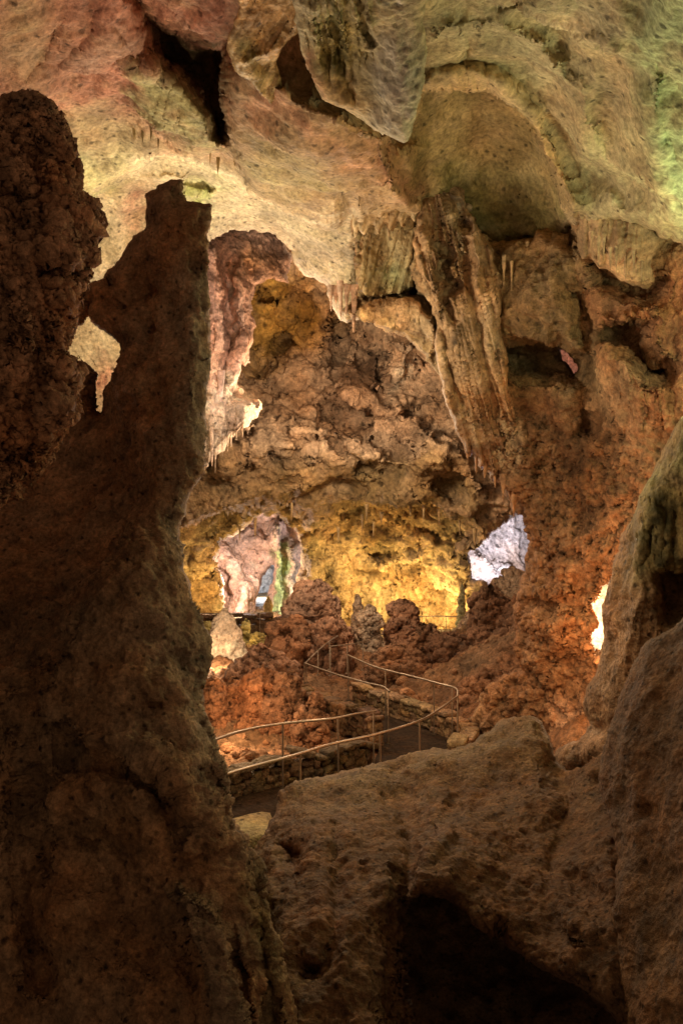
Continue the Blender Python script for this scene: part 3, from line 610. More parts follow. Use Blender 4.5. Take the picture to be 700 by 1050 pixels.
o = rock_face('drapery', [(368, 226), (384, 218), (410, 222), (425, 230), (426, 262), (424, 294), (410, 300), (392, 304), (374, 304), (364, 290), (366, 256)],
              [(370, 226, 14.9), (420, 226, 14.7), (395, 250, 15.1), (395, 300, 15.0)], [(('bump', 392, 265, 14, 40, 0), .25)],
              [('fbm', 40, 3, None), ('fine', 5, .7, None)], (.46, .36, .20), [(('bump', 408, 286, 14, 18, 0), (.32, .37, .18), .8), (('bump', 372, 260, 6, 30, 0), (.45, .26, .15), .8)],
              MD, step=1.15, roll=6, rough=2, thick=.5, seed=32, flutes=[(('all',), 9, 7, .25)])
tag(o, 'curved ribbed curtain with a greenish foot inside the boxlike niche', 'drapery')
o = rock_face('drapery', [(362, 222), (372, 207), (396, 190), (420, 185), (432, 192), (430, 214), (424, 228), (419, 221), (413, 232), (407, 224), (400, 236), (394, 227), (387, 240), (381, 228), (374, 242), (369, 234), (364, 244)],
              [(365, 222, 14.3), (395, 200, 14.), (428, 200, 13.9), (400, 230, 14.1)], [], [('fbm', 30, 3, None), ('fine', 5, .8, None)], (.54, .40, .24), [(('bump', 420, 192, 10, 8, 0), (.6, .4, .2), .7)],
              MD, step=1.15, roll=6, rough=2, thick=.6, seed=33, flutes=[(('all',), 8, 6, .35)])
tag(o, 'short fringed valance of rock over the boxlike niche', 'drapery')
# right hanging drapery
o = rock_face('drapery', [(594, 226), (604, 218), (636, 222), (664, 228), (676, 240), (674, 256), (668, 270), (672, 288), (664, 297), (648, 292), (634, 286), (624, 276), (612, 274), (606, 264), (596, 268), (590, 250)],
              [(594, 230, 11.9), (640, 225, 11.6), (670, 290, 12.), (610, 270, 12.2), (640, 260, 11.6)], [(('bump', 640, 260, 30, 20, 0), -.2)],
              [('fbm', 50, 4, None), ('fbm', 14, 1.6, None), ('fine', 5, .6, None)], (.50, .34, .20), [(('bump', 630, 270, 26, 12, 0), (.36, .24, .14), .6)], MD, step=1.2, roll=8, rough=3, thick=.7, seed=12,
              flutes=[(('all',), 9, 4.2, .05)])
tag(o, 'ribbed tan drapery curtain under the green ceiling at upper right', 'drapery')

# curtain of flowstone at the left of the opening
o = rock_face('stalactite_curtain', [(180, 225), (212, 236), (262, 232), (290, 246), (300, 262), (296, 290), (280, 286), (262, 292), (258, 310), (262, 330), (258, 352), (252, 375), (246, 372), (244, 392), (250, 408), (262, 412), (266, 420), (254, 440), (246, 436), (240, 448),
                                     (236, 444), (230, 462), (222, 468), (214, 476), (205, 490), (180, 505)],
              [(200, 240, 22), (290, 250, 24), (215, 350, 21.5), (260, 330, 23), (205, 480, 22), (255, 430, 22.5)],
              [(('poly', [(238, 392), (250, 392), (262, 406), (262, 414), (240, 408)], 5), .9), (('line', [(232, 270), (236, 330), (230, 390)], 7), .7), (('line', [(214, 260), (222, 340), (216, 400)], 9), -.5), (('line', [(246, 290), (250, 360)], 7), -.3),
               (('poly', [(205, 412), (240, 414), (262, 412), (250, 440), (210, 480)], 6), -.6)],
              [('fbm', 50, 6, None), ('vert', 20, 3.4, None), ('block', 30, 2.5, ('grad', 330, 250)), ('fbm', 13, 2, None), ('fine', 5, .8, None)], (.68, .44, .34),
              [(('bump', 270, 270, 34, 30, 0), (.46, .25, .11), .9), (('grad', 375, 415), (.80, .66, .52), 1.), (('bump', 216, 300, 14, 60, 0), (.62, .38, .30), .7), (('bump', 222, 400, 12, 40, 0), (.72, .52, .42), .8)],
              M15, step=1.25, roll=7, rough=4, thick=1.5, seed=13, flutes=[(('grad', 290, 340), 8, 4.5, .0)])
tag(o, 'pinkish stalactite curtain beside the pillar with a pale fringed lower edge', 'flowstone curtain')

# ---------- back wall of the chamber, with two openings
W_poly = [(140, 190), (620, 190), (620, 660), (140, 660)]
W_h1 = [(233, 634), (228, 600), (222, 575), (228, 552), (243, 541), (256, 534), (270, 527), (287, 526), (299, 540), (307, 556), (309, 580), (307, 602), (303, 634)]
W_h2 = [(478, 566), (490, 556), (497, 553), (516, 540), (532, 527), (560, 500), (570, 600), (536, 594), (530, 596), (516, 590), (500, 600), (484, 594)]
_r = random.Random(5)
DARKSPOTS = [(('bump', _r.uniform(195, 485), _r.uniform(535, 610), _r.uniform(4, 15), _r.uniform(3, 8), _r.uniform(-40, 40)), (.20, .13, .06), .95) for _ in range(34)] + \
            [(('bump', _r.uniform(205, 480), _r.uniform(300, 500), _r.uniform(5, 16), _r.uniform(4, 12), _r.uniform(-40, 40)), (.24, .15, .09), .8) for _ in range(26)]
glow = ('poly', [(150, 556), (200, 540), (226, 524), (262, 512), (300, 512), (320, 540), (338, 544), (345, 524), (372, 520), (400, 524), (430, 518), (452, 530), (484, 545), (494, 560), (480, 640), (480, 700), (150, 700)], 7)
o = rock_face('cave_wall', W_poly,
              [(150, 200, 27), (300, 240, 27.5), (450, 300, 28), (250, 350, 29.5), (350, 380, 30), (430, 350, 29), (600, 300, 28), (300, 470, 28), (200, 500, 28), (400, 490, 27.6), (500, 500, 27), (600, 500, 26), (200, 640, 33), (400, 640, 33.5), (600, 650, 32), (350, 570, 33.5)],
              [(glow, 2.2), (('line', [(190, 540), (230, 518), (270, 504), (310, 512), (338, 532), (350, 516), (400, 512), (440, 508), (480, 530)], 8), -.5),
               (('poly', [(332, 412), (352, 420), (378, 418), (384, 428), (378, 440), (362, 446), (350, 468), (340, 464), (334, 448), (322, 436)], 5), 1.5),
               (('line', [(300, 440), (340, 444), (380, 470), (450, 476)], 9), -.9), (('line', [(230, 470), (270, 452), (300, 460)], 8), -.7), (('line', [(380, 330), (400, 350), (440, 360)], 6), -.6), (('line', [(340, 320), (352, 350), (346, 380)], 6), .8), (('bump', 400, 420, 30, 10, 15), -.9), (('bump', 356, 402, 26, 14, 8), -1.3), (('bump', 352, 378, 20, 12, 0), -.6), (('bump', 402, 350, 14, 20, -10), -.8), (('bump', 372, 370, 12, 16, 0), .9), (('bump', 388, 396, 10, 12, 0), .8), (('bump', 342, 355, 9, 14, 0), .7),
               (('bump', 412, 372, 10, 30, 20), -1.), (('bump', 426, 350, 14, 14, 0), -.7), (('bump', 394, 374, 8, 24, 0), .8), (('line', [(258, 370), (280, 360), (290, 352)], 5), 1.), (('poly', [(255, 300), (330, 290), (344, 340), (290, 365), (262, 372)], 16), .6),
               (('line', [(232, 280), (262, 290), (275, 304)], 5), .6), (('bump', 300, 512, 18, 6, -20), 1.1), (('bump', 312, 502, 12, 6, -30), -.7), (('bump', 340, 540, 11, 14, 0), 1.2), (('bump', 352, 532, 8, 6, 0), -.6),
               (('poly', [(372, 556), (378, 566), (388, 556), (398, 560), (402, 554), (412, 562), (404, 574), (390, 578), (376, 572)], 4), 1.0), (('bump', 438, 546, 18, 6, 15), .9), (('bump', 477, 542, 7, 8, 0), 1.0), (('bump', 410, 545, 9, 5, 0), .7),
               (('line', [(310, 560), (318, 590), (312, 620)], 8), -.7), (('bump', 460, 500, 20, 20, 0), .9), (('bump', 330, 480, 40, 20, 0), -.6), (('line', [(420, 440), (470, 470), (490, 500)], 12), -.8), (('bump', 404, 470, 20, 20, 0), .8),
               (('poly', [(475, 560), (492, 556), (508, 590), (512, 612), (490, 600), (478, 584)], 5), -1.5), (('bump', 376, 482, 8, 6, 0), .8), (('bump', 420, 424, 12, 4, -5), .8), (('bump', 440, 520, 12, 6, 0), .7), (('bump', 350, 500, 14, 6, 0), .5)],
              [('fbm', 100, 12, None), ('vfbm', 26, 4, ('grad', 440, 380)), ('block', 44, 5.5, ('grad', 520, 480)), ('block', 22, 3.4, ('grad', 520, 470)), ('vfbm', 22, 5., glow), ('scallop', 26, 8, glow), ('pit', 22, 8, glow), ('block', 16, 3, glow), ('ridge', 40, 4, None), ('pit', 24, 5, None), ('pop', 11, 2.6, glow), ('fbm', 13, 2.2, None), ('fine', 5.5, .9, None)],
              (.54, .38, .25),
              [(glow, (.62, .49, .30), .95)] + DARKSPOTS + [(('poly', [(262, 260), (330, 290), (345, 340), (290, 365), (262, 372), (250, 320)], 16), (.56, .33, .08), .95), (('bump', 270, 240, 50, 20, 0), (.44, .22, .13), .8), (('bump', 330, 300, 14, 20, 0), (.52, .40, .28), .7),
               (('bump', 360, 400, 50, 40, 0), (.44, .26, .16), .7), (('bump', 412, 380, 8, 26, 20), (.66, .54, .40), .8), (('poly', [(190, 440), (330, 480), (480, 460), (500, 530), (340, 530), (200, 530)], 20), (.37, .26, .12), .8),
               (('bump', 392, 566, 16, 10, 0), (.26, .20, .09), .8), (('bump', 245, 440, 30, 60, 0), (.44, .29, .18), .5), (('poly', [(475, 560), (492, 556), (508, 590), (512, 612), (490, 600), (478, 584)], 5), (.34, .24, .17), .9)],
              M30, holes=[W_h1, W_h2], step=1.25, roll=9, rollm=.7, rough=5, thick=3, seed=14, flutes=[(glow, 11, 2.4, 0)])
tag(o, kind='structure')

# pink alcove behind the left opening
o = rock_face('cave_wall', [(170, 490), (340, 490), (340, 670), (170, 670)],
              [(190, 500, 40), (320, 500, 40), (250, 560, 42), (200, 650, 39), (330, 650, 39)],
              [(('line', [(214, 560), (236, 580), (250, 610), (240, 640)], 12), -1.5), (('line', [(282, 540), (288, 580), (290, 640)], 6), -1.6), (('bump', 262, 556, 26, 14, 0), -1.2), (('line', [(300, 560), (302, 630)], 6), -1.2)],
              [('fbm', 60, 5, None), ('scallop', 22, 2.6, None), ('vfbm', 14, 2.6, None), ('pop', 12, 2.4, None), ('fbm', 10, 1.8, None)], (.74, .55, .45),
              [(('bump', 232, 590, 16, 30, 0), (.62, .42, .33), .8), (('bump', 262, 575, 26, 12, 0), (.78, .58, .48), .7), (('poly', [(281, 548), (292, 556), (298, 600), (300, 640), (276, 640), (282, 590)], 4), (.34, .48, .22), 1.),
               (('line', [(300, 550), (305, 620)], 7), (.5, .46, .34), .8)],
              M30, holes=[[(264, 626), (263, 612), (267, 596), (274, 586), (280, 578), (281, 592), (276, 606), (271, 626)]], step=1.2, roll=6, rollm=.7, rough=3, thick=1.5, seed=15)
tag(o, kind='structure')
o = rock_face('cave_wall', [(225, 540), (320, 540), (320, 660), (225, 660)], [(240, 550, 50), (300, 550, 51), (270, 640, 49)], [], [('fbm', 30, 6, None), ('ridge', 16, 5, None), ('pop', 8, 2, None)],
              (.60, .60, .60), [], M30, step=1.3, roll=4, seed=16)
tag(o, kind='structure')
o = rock_face('cave_wall', [(450, 480), (640, 480), (640, 660), (450, 660)], [(470, 500, 41), (600, 500, 42), (540, 560, 43.5), (480, 640, 40), (600, 640, 40)],
              [(('line', [(490, 568), (506, 580), (524, 590)], 5), -.9)], [('fbm', 50, 7, None), ('block', 22, 5, None), ('scallop', 26, 4, None), ('vfbm', 12, 1.8, None), ('fbm', 10, 1.8, None), ('fine', 5, .8, None)], (.62, .56, .55),
              [(('line', [(488, 566), (505, 582), (528, 594)], 6), (.8, .78, .8), .8)], M30, step=1.2, roll=4, seed=17)
tag(o, kind='structure')
# bright wall behind the slit, and the wall seen through the eyelet
o = rock_face('cave_wall', [(592, 560), (700, 520), (700, 720), (580, 720)], [(600, 580, 17.5), (690, 560, 17), (600, 700, 17), (690, 700, 16.5)], [], [('fbm', 40, 6, None), ('pop', 12, 3, None), ('fbm', 10, 2, None)],
              (.85, .78, .62), [], M15, step=1.5, roll=4, seed=18)
tag(o, kind='structure')
o = rock_face('cave_wall', [(550, 320), (620, 320), (620, 420), (550, 420)], [(560, 330, 18.5), (610, 330, 18.5), (560, 410, 18.5), (610, 410, 18)], [], [('fbm', 30, 6, None), ('fbm', 9, 3, None)],
              (.66, .40, .32), [], M15, step=1.5, roll=4, seed=19)
tag(o, kind='structure')

# the chamber goes on to both sides, hidden from the photograph by the pillar and the column
for pl, ct, sd in (([(-420, 60), (170, 60), (175, 760), (-420, 760)], [(-400, 80, 22), (150, 80, 27), (160, 740, 29), (-400, 740, 22), (-100, 400, 26)], 41),
                   ([(560, 150), (1100, 150), (1100, 800), (560, 800)], [(570, 160, 28), (1080, 160, 18), (570, 780, 27), (1080, 780, 18), (800, 500, 23)], 42)):
    o = rock_face('cave_wall', pl, ct, [], [('fbm', 100, 14, None), ('block', 50, 7, None), ('ridge', 40, 4, None), ('fbm', 16, 3, None)], (.46, .30, .18), [], M30, step=4., roll=8, rollm=.5, seed=sd)
    tag(o, kind='structure')
# ---------- cave floor: one rolling sheet of rubble
PZ = CZ - 4.42
def X_of(px, Y): return (px - CX) / F * Y
hills = [(325, 26, 1.4, 1.6, .7), (500, 22, 2., 1.6, .5), (440, 24, 2., 2., .3), (240, 18.2, 1.2, .7, .25), (600, 17, 1.8, 2., 1.), (620, 14, 1.2, 1.6, .9), (560, 21, 2., 2., 1.),
         (520, 28, 3., 2.5, .9), (530, 17.4, 1.2, .9, .35), (140, 24, 3, 5, .8), (700, 20, 3, 6, 1.5)]
gx = np.arange(-13, 16, .055); gy = np.concatenate([np.arange(9.4, 24, .05), np.arange(24, 56, .09)])
GX, GY = np.meshgrid(gx, gy); xx, yy = GX.ravel(), GY.ravel()
zz = np.full(xx.shape, PZ - .16)
for hp, hy, wx_, wy_, hh_ in hills:
    zz = zz + hh_ * np.exp(-((xx - X_of(hp, hy)) / wx_) ** 2 - ((yy - hy) / wy_) ** 2)
railA = [(170, 808, 10.8), (205, 801, 11.1), (228, 795, 11.4), (262, 785, 11.8), (300, 775, 12.2), (340, 763, 12.9), (385, 753, 13.5), (430, 739, 14.5), (452, 726, 15.3), (469, 714, 16.2)]
railB = [(170, 776, 12.2), (205, 764, 12.7), (222, 758, 13.0), (250, 749, 13.6), (290, 742, 14.1), (340, 737, 14.5), (365, 732, 14.9), (385, 729, 15.2)]
railC = [(312, 680, 20.0), (340, 690, 18.8), (375, 700, 17.6), (392, 704, 17.1), (399, 709, 16.7)]
railD = [(357, 672, 20.6), (385, 684, 19.3), (420, 693, 18.3), (450, 701, 17.3), (467, 706, 16.7), (469, 714, 16.2)]
w3 = lambda L: [at(*p) for p in L]
A3, B3, C3, D3 = map(w3, (railA, railB, railC, railD))
def resample(P, n):
    P = np.array(P); d = np.concatenate([[0], np.cumsum(np.linalg.norm(np.diff(P, axis=0), axis=1))]); t = np.linspace(0, d[-1], n)
    return np.stack([np.interp(t, d, P[:, k]) for k in range(3)], 1)
outer = np.vstack([resample(A3, 40), resample(D3[::-1], 30)[1:]]); inner = np.vstack([resample(B3, 40), resample(C3[::-1], 30)[1:]])
mid = np.mean([inner[38:42].mean(0)], axis=0)
# flatten the ground beneath the path
dmin = np.full(xx.shape, 9.)
for k in range(len(outer)):
    a, b = outer[k], inner[k]
    dmin = np.minimum(dmin, np.sqrt(seg_d(xx, yy, a[0], a[1], b[0], b[1])))
w = sstep((dmin - .12) / .6)
P = np.stack([xx, yy, zz], 1)
nz = .12 * ridge(P * 1.2, 4) + .16 * fbm(P * .5, 5) + .16 * pop(P * 1.8, 3) + .09 * pop(P * 4.2 + 9, 3) + .04 * fbm(P * 6, 3) + .07 * ridge(P * 3.3, 4)
nz = nz * np.clip((46 - yy) / 12, .2, 1)
zz = np.where(w < 1, PZ - .12, 0) * 1. + 0 * zz + np.where(w < 1, w * (zz + nz - PZ + .12), zz + nz)
P = np.stack([xx, yy, zz], 1)
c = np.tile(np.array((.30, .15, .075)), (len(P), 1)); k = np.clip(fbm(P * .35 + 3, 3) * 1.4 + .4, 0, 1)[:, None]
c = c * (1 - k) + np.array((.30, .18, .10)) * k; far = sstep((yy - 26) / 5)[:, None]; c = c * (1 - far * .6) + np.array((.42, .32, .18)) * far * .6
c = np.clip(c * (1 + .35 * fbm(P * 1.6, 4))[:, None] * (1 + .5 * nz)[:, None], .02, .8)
H, W = GX.shape; I = np.arange(H * W).reshape(H, W)
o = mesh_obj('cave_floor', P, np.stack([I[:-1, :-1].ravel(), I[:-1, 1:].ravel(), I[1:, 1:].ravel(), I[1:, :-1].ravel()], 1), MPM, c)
tag(o, kind='structure')

# ---------- walkway
n = len(outer); rows = []
for t in np.linspace(-.06, 1.06, 14):
    r = outer * (1 - t) + inner * t; r[:, 2] = PZ; rows.append(r)
R = np.array(rows); m_, n_ = R.shape[:2]; V = R.reshape(-1, 3); V[:, 2] += .006 * perlin(V * 2.)
I = np.arange(m_ * n_).reshape(m_, n_)
pm = rock_mat('paved_walkway', 15, rough=.85, bump=.3, grain=1.4, spec=.08)
o = mesh_obj('walkway', V, np.stack([I[:-1, :-1].ravel(), I[:-1, 1:].ravel(), I[1:, 1:].ravel(), I[1:, :-1].ravel()], 1), pm, np.tile(np.array((.042, .026, .016)), (len(V), 1)) * (1 + .3 * fbm(V * 1.5, 3))[:, None])
tag(o, kind='structure')

# ---------- dry stone walls
def stones(name, line, h, z0, mat, col, course=.16, length=.3, depth=.26, coping=True, parent=None, flat=False, seed=1):
    r = np.random.default_rng(seed); L = resample(line, 200); d = np.concatenate([[0], np.cumsum(np.linalg.norm(np.diff(L[:, :2], axis=0), axis=1))])
    Vs, Qs, Cs = [], [], []; off = 0
    u = np.linspace(0, 2 * math.pi, 15, endpoint=False); v = np.linspace(-math.pi / 2, math.pi / 2, 9)
    U, Vv = np.meshgrid(u, v); e = .34
    sp = lambda a: np.sign(a) * np.abs(a) ** e
    S = np.stack([sp(np.cos(Vv)) * sp(np.cos(U)), sp(np.cos(Vv)) * sp(np.sin(U)), sp(np.sin(Vv))], 2).reshape(-1, 3)
    Ii = np.arange(9 * 15).reshape(9, 15); J = np.roll(Ii, -1, 1); q = np.stack([Ii[:-1].ravel(), J[:-1].ravel(), J[1:].ravel(), Ii[1:].ravel()], 1)
    z = 0; nc = max(1, int(round(h / course)))
    for ci in range(nc):
        ch = h / nc * (1 if ci < nc - 1 else 1); s = -r.random() * length
        top = ci == nc - 1
        while s < d[-1]:
            ln = length * (.55 + .9 * r.random()) * (1.5 if top and coping else 1)
            m = min(max(s + ln / 2, 0), d[-1]); p = np.array([np.interp(m, d, L[:, k]) for k in range(3)]); p2 = np.array([np.interp(min(m + .05, d[-1] + 0), d, L[:, k]) for k in range(3)]); p1 = np.array([np.interp(max(m - .05, 0), d, L[:, k]) for k in range(3)])
            t = p2 - p1; ang = math.atan2(t[1], t[0]) + r.normal() * .06; s += ln * .98
            dp = depth * (1.25 if top and coping else .9 + .25 * r.random()); hh = ch * (.75 if top and coping else 1.02 + .12 * r.random())
            hh *= r.uniform(.8, 1.35); sz = np.array((ln / 2, dp / 2, hh / 2)); Q = S * sz
            Q = Q * (1 + .22 * perlin(S * 1.5 + r.random(3) * 90)[:, None]) + .022 * np.stack([perlin(S * 4 + 3 * ci + s), perlin(S * 4 + 33 + s), perlin(S * 4 + 63 + s)], 1)
            ca, sa = math.cos(ang), math.sin(ang); til = r.normal() * .14
            X = Q[:, 0] * ca - Q[:, 1] * sa; Yq = Q[:, 0] * sa + Q[:, 1] * ca; Z = Q[:, 2] + Q[:, 0] * til
            zc = z0 + ci * ch + ch / 2 + r.normal() * .022
            Vs.append(np.stack([X + p[0], Yq + p[1], Z + zc], 1)); Qs.append(q + off); off += len(S)
            cc = np.array(col) * (.65 + .7 * r.random()) * np.array((1, 1 + .04 * r.normal(), 1 + .06 * r.normal())); Cs.append(np.tile(cc, (len(S), 1)))
    V = np.vstack(Vs)
    return mesh_obj(name, V, np.vstack(Qs), mat, np.clip(np.vstack(Cs), .02, .8), parent)
def off_line(P, d):
    P = np.array(P, float); T = np.gradient(P, axis=0)[:, :2]; T /= np.linalg.norm(T, axis=1)[:, None]; Q = P.copy(); Q[:, 0] -= T[:, 1] * d; Q[:, 1] += T[:, 0] * d; return Q
MS = rock_mat('wall_stone', 15, rough=.75, bump=.6, grain=1.2)
for nm, line, dd, h, col, lab, sd in (
    ('stone_wall', B3, .22, .50, (.22, .145, .08), 'low dry stone wall behind the lower walkway handrail', 3),
    ('stone_wall', C3, -.30, .62, (.26, .15, .08), 'rough stone retaining wall in front of the upper walkway', 4),
    ('stone_wall', D3, .22, .48, (.50, .33, .19), 'curved stone wall rounding the outside of the hairpin bend', 5)):
    Ls = resample(line, 30)
    if sd == 5:
        Ls = resample(np.vstack([resample(D3, 24), resample(A3[::-1], 60)[1:9]]), 40); dd = .24
    if sd == 4: dd = .26; Ls = Ls[::-1]
    o = stones(nm, off_line(Ls, dd), h, PZ - .05, MS, col, seed=sd, course=.12, length=.2); tag(o, lab, 'stone wall')
cl = [at(225, 850, 10.8), at(262, 838, 11.0), at(300, 826, 11.3), at(330, 817, 11.7)]
o = stones('stone_kerb', cl, .56, CZ - 4.42 - .05, MS, (.44, .32, .17), course=.28, length=.6, depth=.62, seed=9); tag(o, 'flat pale kerb slabs at the near edge of the walkway beside the pillar', 'stone kerb')
o = stones('terrace_wall', [at(195, 632, 31.5), at(240, 632, 31.2), at(308, 632, 31.)], .95, CZ - 4.55, MS, (.20, .13, .08), course=.2, length=.5, depth=.4, seed=12); tag(o, 'dark terrace wall below the pink and yellow lit alcove', 'terrace wall')
o = stones('terrace_wall', [at(424, 640, 29.5), at(452, 640, 29.2), at(482, 640, 29.)], .55, CZ - 4.42, MS, (.30, .20, .12), course=.2, length=.45, depth=.5, seed=13); tag(o, 'short low terrace wall below the yellow lit wall', 'terrace wall')

# ---------- handrails
MM = metal_mat()
def handrail(lab, line, z_post, posts, r=.019, grp=None, zoff=0):
    Ps = smooth_path(line, 10); c0 = Ps[0].copy(); c0[2] = z_post
    e = bpy.data.objects.new('handrail', None); COL.objects.link(e); e.location = c0; tag(e, lab, 'handrail', grp)
    V, Q = tube(Ps - c0, r, 12); mesh_obj('rail', V, Q, MM, parent=e)
    d = np.concatenate([[0], np.cumsum(np.linalg.norm(np.diff(Ps, axis=0), axis=1))])
    pxs = CX + Ps[:, 0] / Ps[:, 1] * F
    for pp in posts:
        i = int(np.argmin(np.abs(pxs - pp))); p = Ps[i] - c0
        zb = 0 if not callable(z_post) else 0
        V, Q = tube([(p[0], p[1], z) for z in np.linspace(-.03, p[2] - .01, 6)], r * .82, 10); po = mesh_obj('post', V, Q, MM, parent=e)
        V, Q = tube([(p[0], p[1], -.02), (p[0], p[1], .004), (p[0], p[1], .012)], .055, 14); mesh_obj('base_plate', V, Q, MM, parent=po)
handrail('near handrail sweeping up from the pillar to the outside of the bend', A3, PZ, [180, 307, 392, 430, 469], grp=None)
handrail('handrail on the inner side of the lower walkway with a tall dark post', B3, PZ, [175, 290, 346, 383])
handrail('short handrail along the inner edge of the upper walkway', C3, PZ, [313, 398], r=.018)
handrail('handrail along the outer edge of the upper walkway above the curved wall', D3, PZ, [357, 394, 444, 464], r=.018)
L1 = w3([(313, 680, 21.0), (325, 668, 22.), (337, 658, 22.8), (346, 652, 23.5)]); L2 = w3([(337, 663, 22.6), (356, 661, 22.9), (372, 658, 23.4), (392, 650, 24.4)])
handrail('thin handrail climbing away at the far left end of the upper walkway', L1, CZ - 4.1, [314, 326, 338], r=.016)
handrail('thin handrail crossing behind the far end of the upper walkway', L2, CZ - 4.2, [338, 356, 372, 390], r=.016)
handrail('far handrail on the terrace in front of the pink alcove', w3([(200, 629, 30.6), (235, 629, 30.6), (270, 628, 30.6), (303, 626, 30.6)]), CZ - 4.3, [205, 235, 268, 300], r=.016)
handrail('far handrail below the yellow lit wall', w3([(400, 633, 30.), (430, 632, 29.8), (460, 632, 29.6), (486, 634, 29.6)]), CZ - 4.1, [404, 430, 458, 484], r=.016)

# ---------- rubble mounds, stalagmites
def px_base(px, pyb, Y): return at(px, pyb, Y)
POP = [('fbm', 50, 14), ('ridge', 24, 6), ('pop', 15, 5.5), ('pop', 7, 3.8), ('fine', 4, 1.)]
SMO = [('fbm', 40, 4), ('pop', 16, 2.6), ('fbm', 9, 1.6), ('fine', 4.5, .7)]
def mound(name, px, pyt, Y, wpx, col, lab, cat, noises=POP, zb=None, pr=None, seed=0., mat=None, lean=(0, 0), squash=.9, tone=None, segs=110, rings=90, grp=None):
    zb = (PZ - .35) if zb is None else zb
    zt = CZ + (HY - pyt) / F * Y; h = zt - zb; r = wpx / F * Y
    pr = pr or [(0, 1.), (.3, .93), (.6, .78), (.82, .55), (.95, .28), (1., .02)]
    o = body(name, (X_of(px, Y), Y, zb), [(a * h, b * r) for a, b in pr], mat or MPM, col, noises, segs, rings, lean, squash, seed=seed, tone=tone)
    return tag(o, lab, cat, grp)
rr_ = (.33, .17, .095); dk = (.20, .105, .06); red = (.38, .175, .085)
mound('popcorn_mound', 322, 602, 26.5, 30, (.42, .25, .17), 'tall knobbly mound rising in front of the green lit alcove', 'rock mound', seed=1)
mound('popcorn_mound', 300, 636, 24.5, 34, rr_, 'brown popcorn mound in front of the tall knobbly mound', 'rock mound', seed=2)
mound('popcorn_mound', 338, 642, 24.0, 26, (.36, .20, .13), 'rough brown mound left of the far thin handrails', 'rock mound', seed=3)
mound('popcorn_mound', 270, 668, 21.0, 32, (.44, .24, .15), 'pinkish popcorn mound right of the pale stalagmite', 'rock mound', seed=4)
mound('popcorn_mound', 216, 706, 17.8, 20, red, 'orange lit popcorn lump at the foot of the pillar', 'rock mound', seed=5)
mound('popcorn_mound', 243, 703, 18.4, 22, red, 'orange popcorn lump below the pale stalagmite', 'rock mound', seed=6)
mound('popcorn_mound', 270, 690, 18.0, 21, red, 'tall rounded orange lump in the middle of the rock garden', 'rock mound', seed=7)
mound('popcorn_mound', 298, 686, 17.8, 20, rr_, 'knobbly reddish lump touching the upper retaining wall', 'rock mound', seed=8)
mound('popcorn_mound', 322, 712, 16.8, 18, rr_, 'low lump of red rubble before the retaining wall', 'rock mound', seed=9)
mound('popcorn_mound', 502, 606, 23.0, 27, dk, 'dark pinnacle of popcorn left of the great column', 'rock mound', seed=10, pr=[(0, 1.2), (.3, 1.), (.55, .85), (.75, .66), (.92, .4), (1., .04)])
mound('popcorn_mound', 534, 618, 22.0, 26, dk, 'dark knobbly mound against the foot of the great column', 'rock mound', seed=11)
mound('popcorn_mound', 470, 645, 22.6, 36, dk, 'wide dark popcorn mound left of the dark pinnacle', 'rock mound', seed=12)
mound('popcorn_mound', 434, 640, 23.4, 22, (.30, .16, .09), 'dark mound below the short terrace wall', 'rock mound', seed=13)
mound('popcorn_mound', 404, 664, 22.2, 30, (.28, .15, .085), 'low dark mound just behind the upper walkway', 'rock mound', seed=14)
mound('popcorn_mound', 505, 690, 19.2, 40, (.32, .16, .085), 'broad rubble heap beyond the curved stone wall', 'rock mound', seed=15)
mound('popcorn_mound', 548, 700, 18.4, 30, (.42, .20, .10), 'red rubble heap left of the sandy slope', 'rock mound', seed=16)
mound('boulder', 588, 742, 15.6, 26, (.46, .25, .13), 'lit rounded boulder at the foot of the great column', 'boulder', seed=17, noises=SMO)
mound('boulder', 500, 728, 17.6, 22, (.34, .20, .11), 'small brown boulder behind the foreground ridge peak', 'boulder', seed=18, noises=SMO)
mound('stalagmite', 231, 624, 24.0, 17, (.70, .54, .40), 'pale layered stalagmite standing below the terrace wall', 'stalagmite', seed=20, mat=M15, noises=[('pop', 26, 3.6), ('fbm', 14, 2.), ('pop', 7, 1.4)],
      pr=[(0, 1.45), (.25, 1.2), (.42, 1.05), (.5, .8), (.62, .72), (.68, .58), (.8, .5), (.92, .36), (.98, .2), (1., .02)], zb=PZ + .1)
mound('stalagmite', 366, 610, 27.5, 10, (.40, .29, .20), 'pointed grey stalagmite behind the upper walkway', 'stalagmite', seed=21, mat=M15, noises=SMO, pr=[(0, 1.3), (.4, 1.), (.7, .62), (.9, .3), (1., .02)])
mound('stalagmite', 378, 624, 27., 11, (.44, .33, .24), 'stubby knobbly stalagmite touching the pointed grey one', 'stalagmite', seed=22, mat=M15, noises=POP[1:], pr=[(0, 1.3), (.5, 1.), (.8, .8), (.95, .4), (1., .02)])
mound('stalagmite', 413, 620, 27.6, 15, (.34, .19, .12), 'thick dark stump left of the short terrace wall', 'stalagmite', seed=23, mat=M15, noises=POP[1:], pr=[(0, 1.1), (.5, .95), (.8, .9), (.94, .7), (1., .04)])
mound('stalagmite', 473, 598, 31., 5.5, (.36, .35, .20), 'thin greenish stalagmite against the yellow lit wall', 'stalagmite', seed=24, mat=M15, noises=SMO[1:], pr=[(0, 1.1), (.5, .8), (.8, .5), (1., .05)])
mound('stalagmite', 482, 644, 26.5, 7, (.48, .33, .22), 'small pale stalagmite left of the dark pinnacle', 'stalagmite', seed=25, mat=M15, noises=SMO[1:])
